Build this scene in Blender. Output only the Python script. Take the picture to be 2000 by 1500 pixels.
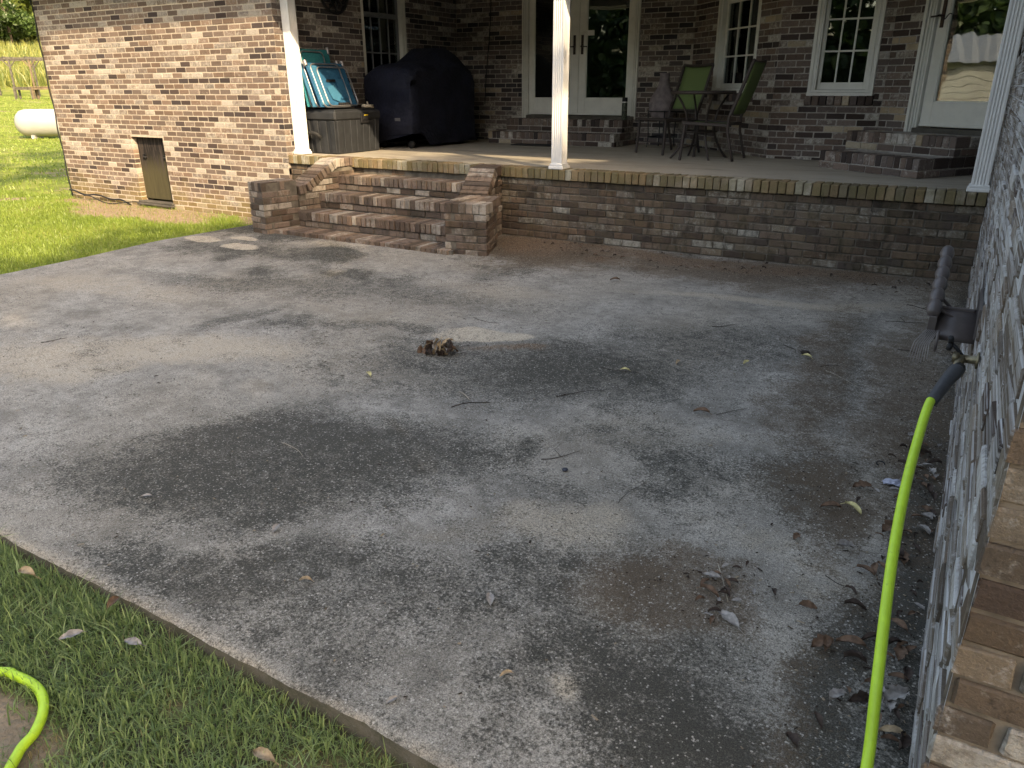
import bpy, math, random
import numpy as np
from mathutils import Vector, Matrix

for o in list(bpy.data.objects):
    bpy.data.objects.remove(o, do_unlink=True)
S = bpy.context.scene
COL = S.collection
R = math.radians

# ------------------------------------------------------------------ camera
CAM = np.array([-0.1219, -7.0705, 1.4990]); YAW, PITCH, ROLL, FPX = -0.53842, -0.37548, -0.00412, 1470.1
def cam_axes():
    cy, sy = math.cos(YAW), math.sin(YAW); cp, sp = math.cos(PITCH), math.sin(PITCH)
    f = np.array([sy*cp, cy*cp, sp]); r = np.array([cy, -sy, 0.0]); u = np.cross(r, f)
    return r*math.cos(ROLL)+u*math.sin(ROLL), -r*math.sin(ROLL)+u*math.cos(ROLL), f
AR, AU, AF = cam_axes()
cd = bpy.data.cameras.new('camera'); cam = bpy.data.objects.new('camera', cd); COL.objects.link(cam)
cd.sensor_width = 36; cd.lens = 36*FPX/2000; cd.clip_start = 0.05; cd.clip_end = 600
M = Matrix.Identity(4)
for i in range(3):
    M[i][0] = AR[i]; M[i][1] = AU[i]; M[i][2] = -AF[i]; M[i][3] = CAM[i]
cam.matrix_world = M
S.camera = cam

# ------------------------------------------------------------------ light
SUN_EL, SUN_AZ = R(33), math.atan2(0.87, -0.49)          # azimuth measured from +Y towards +X
w = bpy.data.worlds.new('World'); S.world = w; w.use_nodes = True
nt = w.node_tree; nt.nodes.clear()
sky = nt.nodes.new('ShaderNodeTexSky'); sky.sky_type = 'NISHITA'; sky.sun_disc = False
sky.sun_elevation = SUN_EL; sky.sun_rotation = SUN_AZ; sky.air_density = 1.0; sky.dust_density = 2.5; sky.ozone_density = 0.7
bg = nt.nodes.new('ShaderNodeBackground'); bg.inputs['Strength'].default_value = 0.15
wo = nt.nodes.new('ShaderNodeOutputWorld')
nt.links.new(sky.outputs[0], bg.inputs[0]); nt.links.new(bg.outputs[0], wo.inputs[0])
sl = bpy.data.lights.new('sun', 'SUN'); sl.energy = 2.05; sl.angle = R(0.6); sl.color = (1.0, 0.90, 0.74)
sun = bpy.data.objects.new('sun', sl); COL.objects.link(sun)
sd = Vector((math.sin(SUN_AZ)*math.cos(SUN_EL), math.cos(SUN_AZ)*math.cos(SUN_EL), math.sin(SUN_EL)))
sun.rotation_euler = sd.to_track_quat('Z', 'Y').to_euler(); sun.location = (20, -20, 20)
S.view_settings.view_transform = 'Standard'; S.view_settings.look = 'None'
S.view_settings.gamma = 1; S.view_settings.use_curve_mapping = False
S.view_settings.exposure = 2.1
S.view_settings.use_white_balance = True; S.view_settings.white_balance_temperature = 8700; S.view_settings.white_balance_tint = 12
S.render.engine = 'CYCLES'
S.cycles.max_bounces = 6; S.cycles.diffuse_bounces = 3; S.cycles.glossy_bounces = 3
S.cycles.transparent_max_bounces = 6; S.cycles.transmission_bounces = 3

# ------------------------------------------------------------------ helpers
rng = np.random.default_rng(7)
random.seed(7)
def link(o, parent=None):
    COL.objects.link(o)
    if parent is not None: o.parent = parent
    return o
def tag(o, label=None, cat=None, group=None, kind=None):
    if label: o['label'] = label
    if cat: o['category'] = cat
    if group: o['group'] = group
    if kind: o['kind'] = kind
    return o
def empty(name, loc=(0, 0, 0), rz=0.0, parent=None):
    o = bpy.data.objects.new(name, None); o.location = loc; o.rotation_euler = (0, 0, rz); o.empty_display_size = .1
    return link(o, parent)

# bevelled box topology
_corners = [(sx, sy, sz) for sx in (-1, 1) for sy in (-1, 1) for sz in (-1, 1)]
_ci = {c: i for i, c in enumerate(_corners)}
def _topo():
    P = lambda c, a: _ci[c]*3+a
    F = []
    for a in range(3):
        for s in (-1, 1):
            o = [k for k in range(3) if k != a]
            q = []
            for t in ((-1, -1), (1, -1), (1, 1), (-1, 1)):
                c = [0, 0, 0]; c[a] = s; c[o[0]] = t[0]; c[o[1]] = t[1]; q.append(P(tuple(c), a))
            F.append(q)
    for a in range(3):
        o = [k for k in range(3) if k != a]
        for t in ((-1, -1), (1, -1), (1, 1), (-1, 1)):
            c0 = [0, 0, 0]; c0[o[0]] = t[0]; c0[o[1]] = t[1]; c1 = list(c0); c0[a] = -1; c1[a] = 1
            F.append([P(tuple(c0), o[0]), P(tuple(c1), o[0]), P(tuple(c1), o[1]), P(tuple(c0), o[1])])
    for c in _corners: F.append([P(c, 0), P(c, 1), P(c, 2)])
    V = box_verts(1, 1, 1, .2)
    out = []
    for f in F:
        p = V[f]; n = np.cross(p[1]-p[0], p[2]-p[0])
        out.append(f if n @ p.mean(0) > 0 else f[::-1])
    return out
def box_verts(hx, hy, hz, b):
    h = np.array([hx, hy, hz]); V = np.zeros((24, 3))
    for i, c in enumerate(_corners):
        for a in range(3):
            p = np.array(c)*(h-b); p[a] = c[a]*h[a]; V[i*3+a] = p
    return V
BOXF = _topo()

class MB:
    """collects shapes, then builds one mesh object"""
    def __init__(s): s.v = []; s.f = []; s.n = 0; s.sm = []
    def add(s, V, F, smooth=False):
        V = np.asarray(V, float); s.v.append(V); s.f += [[i+s.n for i in f] for f in F]; s.sm += [smooth]*len(F); s.n += len(V)
    def box(s, x0, x1, y0, y1, z0, z1, b=.003, T=None):
        h = np.array([(x1-x0)/2, (y1-y0)/2, (z1-z0)/2]); b = min(b, *(abs(h)*.45))
        V = box_verts(*h, b)+[(x0+x1)/2, (y0+y1)/2, (z0+z1)/2]
        if T is not None: V = np.array([list(T @ Vector(p)) for p in V])
        s.add(V, BOXF); return s
    def bar(s, p0, p1, wx, wz, b=.003, up=(0, 0, 1)):
        p0, p1 = np.array(p0, float), np.array(p1, float); d = p1-p0; L = np.linalg.norm(d); d /= L
        u = np.array(up, float)
        if abs(u @ d) > .98: u = np.array([1., 0, 0])
        a = np.cross(d, u); a /= np.linalg.norm(a); u = np.cross(a, d)
        V = box_verts(L/2, wx/2, wz/2, min(b, wx*.4, wz*.4))
        V = (p0+p1)/2+V[:, :1]*d+V[:, 1:2]*a+V[:, 2:]*u
        s.add(V, [f[::-1] for f in BOXF] if np.linalg.det(np.array([d, a, u])) < 0 else BOXF); return s
    def tube(s, pts, r, n=8, cap=True):
        pts = np.array(pts, float); m = len(pts); r = np.broadcast_to(np.asarray(r, float), (m,))
        t = np.gradient(pts, axis=0); t /= np.linalg.norm(t, axis=1)[:, None]+1e-12
        u = np.array([0, 0, 1.]) if abs(t[0][2]) < .9 else np.array([1., 0, 0])
        V = []
        for i in range(m):
            a = np.cross(t[i], u); a /= np.linalg.norm(a)+1e-12; u = np.cross(a, t[i])
            for k in range(n):
                th = 2*math.pi*k/n; V.append(pts[i]+r[i]*(math.cos(th)*a+math.sin(th)*u))
        F = [[i*n+k, i*n+(k+1) % n, (i+1)*n+(k+1) % n, (i+1)*n+k] for i in range(m-1) for k in range(n)]
        F = [f[::-1] for f in F]
        if cap: F += [list(range(n)), list(range((m-1)*n, m*n))[::-1]]
        s.add(V, F, True); return s
    def lathe(s, prof, c=(0, 0, 0), n=24, axis=2, squash=None):
        V = []
        for (r, z) in prof:
            for k in range(n):
                th = 2*math.pi*k/n
                p = [r*math.cos(th), r*math.sin(th), z]
                if squash: p[0] *= squash[0]; p[1] *= squash[1]
                if axis == 0: p = [p[2], p[0], p[1]]
                if axis == 1: p = [p[1], p[2], p[0]]
                V.append([p[0]+c[0], p[1]+c[1], p[2]+c[2]])
        m = len(prof)
        F = [[i*n+k, i*n+(k+1) % n, (i+1)*n+(k+1) % n, (i+1)*n+k] for i in range(m-1) for k in range(n)]
        s.add(V, F, True)
        return s
    def prism(s, poly, z0, z1):
        n = len(poly); V = [(*p, z0) for p in poly]+[(*p, z1) for p in poly]
        F = [[i, (i+1) % n, n+(i+1) % n, n+i] for i in range(n)]+[list(range(n))[::-1], list(range(n, 2*n))]
        s.add(V, F); return s
    def mesh(s, name):
        me = bpy.data.meshes.new(name); me.from_pydata(np.concatenate(s.v).tolist(), [], s.f); me.update()
        me.polygons.foreach_set('use_smooth', s.sm); return me
    def build(s, name, mat, parent=None, loc=None, rz=None):
        me = s.mesh(name)
        if mat: me.materials.append(mat)
        o = bpy.data.objects.new(name, me)
        if loc is not None: o.location = loc
        if rz is not None: o.rotation_euler = (0, 0, rz)
        return link(o, parent)
def copy_tree(o, parent=None):
    c = o.copy(); COL.objects.link(c); c.parent = parent
    for ch in list(o.children): copy_tree(ch, c)
    return c

# ------------------------------------------------------------------ node helpers
class G:
    def __init__(s, name):
        s.m = bpy.data.materials.new(name); s.m.use_nodes = True; s.t = s.m.node_tree; s.t.nodes.clear()
        s.out = s.n('ShaderNodeOutputMaterial')
    def n(s, typ, **kw):
        x = s.t.nodes.new(typ)
        for k, v in kw.items(): setattr(x, k, v)
        return x
    def put(s, sock, v):
        if isinstance(v, bpy.types.NodeSocket): s.t.links.new(v, sock)
        elif v is not None:
            if sock.type == 'RGBA' and len(v) == 3: v = (*v, 1)
            sock.default_value = v
    def math(s, op, a, b=0.0, c=None, clamp=False):
        x = s.n('ShaderNodeMath', operation=op, use_clamp=clamp)
        s.put(x.inputs[0], a); s.put(x.inputs[1], b)
        if c is not None: s.put(x.inputs[2], c)
        return x.outputs[0]
    def mix(s, f, a, b, blend='MIX'):
        x = s.n('ShaderNodeMix', data_type='RGBA', blend_type=blend)
        s.put(x.inputs[0], f); s.put(x.inputs[6], a); s.put(x.inputs[7], b); return x.outputs[2]
    def ramp(s, v, a, b, lo=0.0, hi=1.0):
        x = s.n('ShaderNodeMapRange', interpolation_type='SMOOTHSTEP')
        s.put(x.inputs[0], v); x.inputs[1].default_value = a; x.inputs[2].default_value = b
        x.inputs[3].default_value = lo; x.inputs[4].default_value = hi; return x.outputs[0]
    def pos(s): return s.n('ShaderNodeNewGeometry').outputs['Position']
    def obj(s): return s.n('ShaderNodeTexCoord').outputs['Object']
    def scale(s, v, k, rot=None):
        x = s.n('ShaderNodeMapping'); s.put(x.inputs[0], v); x.inputs['Scale'].default_value = k
        if rot: x.inputs['Rotation'].default_value = rot
        return x.outputs[0]
    def noise(s, v, sc, det=4, rough=.55, dist=0.0):
        x = s.n('ShaderNodeTexNoise'); s.put(x.inputs['Vector'], v); x.inputs['Scale'].default_value = sc
        x.inputs['Detail'].default_value = det; x.inputs['Roughness'].default_value = rough; x.inputs['Distortion'].default_value = dist
        return x.outputs[0]
    def voro(s, v, sc, feat='F1'):
        x = s.n('ShaderNodeTexVoronoi', feature=feat); s.put(x.inputs['Vector'], v); x.inputs['Scale'].default_value = sc
        return x
    def attr(s, name):
        x = s.n('ShaderNodeAttribute', attribute_name=name); return x
    def bump(s, h, strength=.5, dist=.004, nrm=None):
        x = s.n('ShaderNodeBump'); x.inputs['Strength'].default_value = strength; x.inputs['Distance'].default_value = dist
        s.put(x.inputs['Height'], h)
        if nrm is not None: s.put(x.inputs['Normal'], nrm)
        return x.outputs[0]
    def bsdf(s, col, rough=.8, nrm=None, spec=.3, metal=0.0, trans=None, sheen=None):
        x = s.n('ShaderNodeBsdfPrincipled'); s.put(x.inputs['Base Color'], col); s.put(x.inputs['Roughness'], rough)
        x.inputs['Specular IOR Level'].default_value = spec; s.put(x.inputs['Metallic'], metal)
        if nrm is not None: s.put(x.inputs['Normal'], nrm)
        s.t.links.new(x.outputs[0], s.out.inputs[0]); return x

def simple(name, col, rough=.6, var=.15, sc=20, bump=.15, spec=.3, metal=0.0, dirt=None, dist=.002):
    g = G(name); p = g.pos(); n = g.noise(p, sc, 5)
    c = g.mix(g.ramp(n, .3, .7), tuple(x*(1-var) for x in col), tuple(min(1, x*(1+var)) for x in col))
    if dirt:
        d = g.noise(p, dirt[1], 6, .65); c = g.mix(g.ramp(d, dirt[2], dirt[2]+.2, 0, dirt[3]), c, dirt[0])
    g.bsdf(c, rough, g.bump(g.noise(p, sc*6, 3), bump, dist), spec, metal)
    return g.m

def brick_mat(name, moss=0.0, drip=0.0, algae=None, washcol=(.56, .50, .43), grime=.35, smear=0.0):
    g = G(name); oi = g.n('ShaderNodeObjectInfo'); at = g.attr('bc'); p = g.pos()
    col = g.mix(1.0, oi.outputs['Color'], at.outputs['Color'], 'MULTIPLY')
    al = g.math('MULTIPLY', oi.outputs['Alpha'], at.outputs['Alpha'])
    n1 = g.noise(p, 26, 6, .62); n2 = g.noise(p, 120, 4, .6); n3 = g.noise(p, 7, 4)
    col = g.mix(1.0, col, g.mix(n2, (.72, .72, .72), (1.28, 1.26, 1.22)), 'MULTIPLY')
    # dark scorch flecks
    col = g.mix(g.ramp(n1, .58, .72, 0, .55), col, (.035, .025, .022))
    wash = g.ramp(g.math('ADD', g.math('ADD', g.math('MULTIPLY', g.noise(p, 21, 6, .72), .9), g.math('MULTIPLY', g.noise(p, 85, 4, .6), .35)), g.math('MULTIPLY', al, .55)), .80, 1.12, 0, .92)
    col = g.mix(wash, col, g.mix(n2, tuple(c*.8 for c in washcol), tuple(min(1, c*1.15) for c in washcol)))
    col = g.mix(g.ramp(n3, .52, .72, 0, grime), col, (.05, .042, .035))
    if drip:
        dn = g.noise(g.scale(p, (5, 5, 1.6)), 2.2, 7, .68, .9)
        col = g.mix(g.ramp(dn, .47, .68, 0, drip), col, (.022, .019, .015))
    if moss:
        mn = g.noise(p, 5.5, 6, .65); col = g.mix(g.ramp(mn, .40, .62, 0, moss), col, g.mix(n2, (.075, .068, .030), (.20, .17, .085)))
    if algae:
        z = g.n('ShaderNodeSeparateXYZ'); g.put(z.inputs[0], p)
        zz = g.math('ADD', z.outputs[2], g.math('MULTIPLY', g.math('SUBTRACT', g.noise(p, 2.0, 5, .6), .5), 1.1))
        col = g.mix(g.ramp(zz, algae, algae-.35, 0, .55), col, (.24, .185, .07))
    if smear:
        gn = g.n('ShaderNodeSeparateXYZ'); g.put(gn.inputs[0], g.n('ShaderNodeNewGeometry').outputs['True Normal']); fx = g.ramp(gn.outputs[0], -.35, -.75)
        sm = g.noise(g.scale(p, (2, .22, 11)), 3.0, 7, .66, .3)
        col = g.mix(g.math('MULTIPLY', fx, g.ramp(sm, .42, .64, 0, smear)), col, (.40, .40, .40))
        s2 = g.noise(g.scale(p, (1, .35, 38)), 3.0, 6, .62, .4)
        col = g.mix(g.math('MULTIPLY', fx, g.ramp(s2, .52, .66, 0, smear)), col, (.54, .545, .555))
        s3 = g.noise(g.scale(p, (1, .5, 24)), 4.0, 5, .6, .3)
        col = g.mix(g.math('MULTIPLY', fx, g.ramp(s3, .56, .72, 0, .7)), col, (.05, .042, .037))
    h = g.math('ADD', g.math('MULTIPLY', g.noise(p, 55, 5, .6), .7), g.math('MULTIPLY', g.noise(p, 260, 2), .25))
    g.bsdf(col, .92, g.bump(h, .9, .009), .15)
    return g.m

MAT = {}
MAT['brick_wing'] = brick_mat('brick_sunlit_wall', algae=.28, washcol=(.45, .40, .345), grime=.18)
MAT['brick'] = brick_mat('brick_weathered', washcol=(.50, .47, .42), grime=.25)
MAT['brick_porch'] = brick_mat('brick_damp', drip=.8, washcol=(.36, .34, .29), grime=.3, moss=.18)
MAT['brick_step'] = brick_mat('brick_step', drip=.5, washcol=(.40, .36, .31), grime=.5, moss=.12)
MAT['brick_coping'] = brick_mat('brick_mossy', moss=.62, washcol=(.42, .39, .30), grime=.3)
MAT['brick_smear'] = brick_mat('brick_efflorescence', washcol=(.5, .49, .47), smear=.8, grime=.3)
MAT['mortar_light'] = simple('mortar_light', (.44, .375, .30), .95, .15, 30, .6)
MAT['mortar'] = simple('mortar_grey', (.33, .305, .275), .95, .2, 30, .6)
MAT['mortar_dark'] = simple('mortar_mildewed', (.12, .105, .085), .95, .35, 9, .6)
MAT['mortar_tan'] = simple('mortar_weathered_tan', (.17, .145, .115), .95, .3, 20, .6)
MAT['mortar_pale'] = simple('mortar_pale', (.42, .42, .42), .95, .2, 30, .6)
MAT['white'] = simple('white_paint', (.72, .72, .70), .45, .04, 6, .08, .4, dirt=((.30, .27, .22), 9, .66, .35))
MAT['cream'] = simple('cream_paint', (.66, .66, .61), .5, .05, 8, .08, .35, dirt=((.33, .31, .26), 7, .60, .4))
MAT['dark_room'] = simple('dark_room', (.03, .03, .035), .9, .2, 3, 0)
MAT['muntin_dimmed'] = simple('muntin_dimmed', (.16, .17, .185), .6, .1, 3, 0)  # side window bars and sash: dimming behind glass put into the colour
MAT['blind'] = simple('blind_slats', (.50, .54, .60), .6, .1, 3, 0)
MAT['curtain'] = simple('curtain', (.35, .35, .33), .9, .1, 3, 0)
MAT['bronze'] = simple('dark_bronze', (.045, .03, .025), .4, .3, 30, .1, .5, .6)
MAT['iron'] = simple('black_iron', (.02, .02, .022), .5, .3, 30, .2, .4, .4)
MAT['rubber'] = simple('black_rubber', (.018, .018, .018), .7, .2, 40, .3)
MAT['cover'] = simple('navy_cover', (.009, .011, .022), .75, .35, 4, .9, .25, dist=.02)
MAT['trunk'] = simple('charcoal_plastic', (.022, .024, .027), .55, .2, 12, .25, .35, dirt=((.05, .05, .05), 18, .6, .35))
MAT['blue'] = simple('blue_fabric', (.013, .095, .185), .75, .12, 40, .3)
MAT['paleblue'] = simple('pale_blue_fabric', (.030, .145, .235), .75, .1, 40, .3)
MAT['teal'] = simple('teal_mesh', (.015, .17, .19), .8, .15, 60, .3)
MAT['alu'] = simple('aluminium', (.30, .30, .31), .35, .08, 40, .1, .5, .7)
MAT['sling'] = simple('green_sling', (.12, .175, .065), .8, .1, 160, .3)
MAT['brownmetal'] = simple('brown_powder_coat', (.045, .034, .030), .5, .2, 60, .2, .4)
MAT['clay'] = simple('grey_clay', (.20, .17, .175), .9, .25, 14, .4)
MAT['rope'] = simple('tan_rope', (.42, .37, .29), .9, .2, 60, .6)
MAT['hose'] = simple('lime_hose', (.46, .72, .05), .42, .06, 30, .08, .4, dirt=((.13, .15, .04), 70, .60, .55))
MAT['sleeve'] = simple('grey_rubber_sleeve', (.06, .063, .068), .55, .1, 40, .15)
MAT['hanger'] = simple('taupe_plastic', (.095, .080, .076), .42, .1, 20, .15, .45, dirt=((.035, .03, .027), 12, .58, .5))
MAT['brass'] = simple('tarnished_brass', (.20, .17, .11), .45, .3, 40, .2, .5, .8)
MAT['tank'] = simple('white_tank_paint', (.33, .33, .32), .4, .05, 3, .1, .4, dirt=((.30, .16, .08), 2.2, .68, .6))
MAT['wood'] = simple('weathered_wood', (.14, .105, .07), .9, .3, 6, .5)
MAT['greywood'] = simple('grey_wood', (.085, .077, .064), .9, .3, 6, .5)
MAT['roof'] = simple('roof_shingle', (.075, .068, .06), .95, .25, 8, .5)
MAT['soffit'] = simple('soffit_white', (.55, .55, .53), .7, .05, 3, 0)
MAT['bark'] = simple('bark', (.085, .065, .05), .95, .35, 6, .9, dist=.03)
MAT['metalroof'] = simple('galvanised_sheet', (.34, .35, .36), .4, .1, 6, .1, .5, .5)
MAT['shedwall'] = simple('white_siding', (.34, .345, .34), .6, .06, 3, .1)
MAT['twig'] = simple('twig_bark', (.045, .035, .03), .95, .4, 60, .5)
MAT['paletwig'] = simple('pale_twig', (.33, .29, .23), .95, .25, 60, .5)
for nm, c in dict(leaf_brown=(.14, .085, .055), leaf_grey=(.27, .25, .23), leaf_tan=(.36, .27, .17), leaf_yellow=(.48, .42, .20), leaf_dark=(.055, .038, .030)).items():
    MAT[nm] = simple(nm, c, .8, .3, 60, .5)
MAT['wrapper'] = simple('pale_wrapper', (.36, .38, .46), .35, .3, 60, .6)

def glass_mat():
    g = G('window_glass'); fr = g.n('ShaderNodeFresnel'); fr.inputs[0].default_value = 1.5
    gl = g.n('ShaderNodeBsdfGlossy'); gl.inputs['Roughness'].default_value = .015; gl.inputs['Color'].default_value = (.9, .95, .93, 1)
    g.put(gl.inputs['Normal'], g.bump(g.noise(g.pos(), 1.6, 2), .12, .02))
    tr = g.n('ShaderNodeBsdfTransparent'); tr.inputs[0].default_value = (.78, .82, .83, 1)
    mx = g.n('ShaderNodeMixShader'); g.put(mx.inputs[0], g.math('ADD', g.math('MULTIPLY', fr.outputs[0], 1.25), .03, clamp=True))
    g.t.links.new(tr.outputs[0], mx.inputs[1]); g.t.links.new(gl.outputs[0], mx.inputs[2]); g.t.links.new(mx.outputs[0], g.out.inputs[0])
    return g.m
MAT['glass'] = glass_mat()

def leaf_mat(name, a, b, tr=.35):
    g = G(name); at = g.attr('gv'); c = g.mix(at.outputs['Fac'], a, b)
    d = g.n('ShaderNodeBsdfDiffuse'); g.put(d.inputs[0], c)
    t = g.n('ShaderNodeBsdfTranslucent'); g.put(t.inputs[0], c)
    gl = g.n('ShaderNodeBsdfGlossy'); gl.inputs['Roughness'].default_value = .45; gl.inputs[0].default_value = (.6, .6, .6, 1)
    m = g.n('ShaderNodeMixShader'); m.inputs[0].default_value = tr
    g.t.links.new(d.outputs[0], m.inputs[1]); g.t.links.new(t.outputs[0], m.inputs[2])
    m2 = g.n('ShaderNodeMixShader'); m2.inputs[0].default_value = .05
    g.t.links.new(m.outputs[0], m2.inputs[1]); g.t.links.new(gl.outputs[0], m2.inputs[2])
    g.t.links.new(m2.outputs[0], g.out.inputs[0]); return g.m
MAT['grass'] = leaf_mat('grass_blade', (.11, .18, .06), (.40, .50, .20), .45)
MAT['lawn_far'] = leaf_mat('lawn_blade', (.13, .20, .030), (.27, .35, .07))
MAT['drygrass'] = leaf_mat('dry_grass_blade', (.22, .17, .08), (.36, .29, .15))
MAT['tallgrass'] = leaf_mat('meadow_grass', (.07, .12, .03), (.34, .33, .09))
MAT['leaves'] = leaf_mat('tree_leaves', (.022, .050, .014), (.085, .14, .030))
MAT['leaves_light'] = leaf_mat('tree_leaves_light', (.05, .10, .022), (.22, .27, .06))

# ------------------------------------------------------------------ value noise for stains (numpy)
class VN:
    def __init__(s, seed): s.t = np.random.default_rng(seed).random((256, 256))
    def __call__(s, x, y):
        xi = np.floor(x).astype(int); yi = np.floor(y).astype(int); fx = x-xi; fy = y-yi
        fx = fx*fx*(3-2*fx); fy = fy*fy*(3-2*fy); T = s.t
        a = T[xi % 256, yi % 256]; b = T[(xi+1) % 256, yi % 256]; c = T[xi % 256, (yi+1) % 256]; d = T[(xi+1) % 256, (yi+1) % 256]
        return (a*(1-fx)+b*fx)*(1-fy)+(c*(1-fx)+d*fx)*fy
def fbm(seed, x, y, sc, octv=5, g=.55):
    v = 0; a = 1; t = 0; f = VN(seed)
    for o in range(octv):
        v = v+a*f(x*sc*2**o+17*o, y*sc*2**o+31*o); t += a; a *= g
    return v/t
sm = lambda v, a, b: (lambda t: t*t*(3-2*t))(np.clip((v-a)/(b-a), 0, 1))

# ------------------------------------------------------------------ ground
def gh(x, y):
    x = np.asarray(x, float); y = np.asarray(y, float)
    r = np.hypot(x-CAM[0], y-CAM[1])
    z = -.13+(.092-.030*sm(x, -2.6, -.9))*sm(-y, 4.5, 6.0)*sm(x, -7.5, -5.5)
    z = z+np.interp(r, [0, 15, 33, 45, 58, 64, 75, 115, 200, 400], [0, 0, 0, .40, 1.03, 1.10, 2.2, 6.2, 9, 12])
    return z+(fbm(3, x, y, .5, 3)-.5)*.05*sm(np.hypot(x+2, y+6.2), .2, 1.5)*sm(np.abs(y+.04)+0*x, 0, .8)
def grid_axis(segs):
    out = []
    for a, b, n in segs: out += list(np.linspace(a, b, n, endpoint=False))
    return np.array(out+[segs[-1][1]])
def bare(x, y):
    """how bare the soil is, 0 to 1"""
    n = fbm(11, x, y, 1.6, 5)
    b = sm(n+.55*np.exp(-((x+10.2)/2.6)**2-((y+.62)/.42)**2)+.3*np.exp(-((y+.1)/.25)**2)*sm(x, -13, -12.3), .66, .84)
    d = np.hypot((x+2.02)/.26, (y+6.47)/.10)
    b = np.maximum(b*sm(-y, 5, 4), sm(1.35-d+(n-.5)*1.3, 0, .5))
    b = np.maximum(b, .7*sm(fbm(12, x, y, 3.5, 4), .62, .72)*sm(-y, 5, 5.8))
    return b
def make_ground():
    X = grid_axis([(-300, -70, 30), (-70, -35, 36), (-35, -14, 60), (-14, -7, 84), (-7, -3.4, 24), (-3.4, -.6, 94), (-.6, 12, 20), (12, 200, 30)])
    Y = grid_axis([(-200, -12, 30), (-12, -7.2, 14), (-7.2, -5.9, 46), (-5.9, 0.6, 80), (.6, 20, 60), (20, 60, 40), (60, 250, 30)])
    gx, gy = np.meshgrid(X, Y, indexing='ij'); z = gh(gx, gy)
    nx, ny = gx.shape
    V = np.stack([gx.ravel(), gy.ravel(), z.ravel()], 1)
    i = np.arange(nx*ny).reshape(nx, ny)
    F = np.stack([i[:-1, :-1].ravel(), i[1:, :-1].ravel(), i[1:, 1:].ravel(), i[:-1, 1:].ravel()], 1)
    me = bpy.data.meshes.new('lawn_ground'); me.from_pydata(V.tolist(), [], F.tolist()); me.update()
    a = me.attributes.new('bare', 'FLOAT', 'POINT'); a.data.foreach_set('value', bare(gx, gy).ravel().astype('f'))
    me.polygons.foreach_set('use_smooth', [True]*len(F))
    g = G('lawn_soil'); p = g.pos(); n = g.noise(p, 1.2, 6, .6); n2 = g.noise(p, 60, 4, .6)
    grass = g.mix(g.ramp(n, .35, .7), (.12, .16, .030), (.25, .27, .07))
    grass = g.mix(1.0, grass, g.mix(n2, (.6, .6, .6), (1.3, 1.3, 1.2)), 'MULTIPLY')
    soil = g.mix(g.noise(p, 14, 6, .6), (.16, .115, .075), (.40, .31, .22))
    c = g.mix(g.attr('bare').outputs['Fac'], grass, soil)
    sx = g.n('ShaderNodeSeparateXYZ'); g.put(sx.inputs[0], p)
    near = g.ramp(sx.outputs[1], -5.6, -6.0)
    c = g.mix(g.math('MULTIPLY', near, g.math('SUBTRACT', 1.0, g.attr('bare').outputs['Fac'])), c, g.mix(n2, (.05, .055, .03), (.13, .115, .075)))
    g.bsdf(c, .95, g.bump(g.noise(p, 45, 5), .8, .02), .1)
    me.materials.append(g.m)
    o = link(bpy.data.objects.new('lawn_ground', me)); o['kind'] = 'structure'
make_ground()

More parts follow.
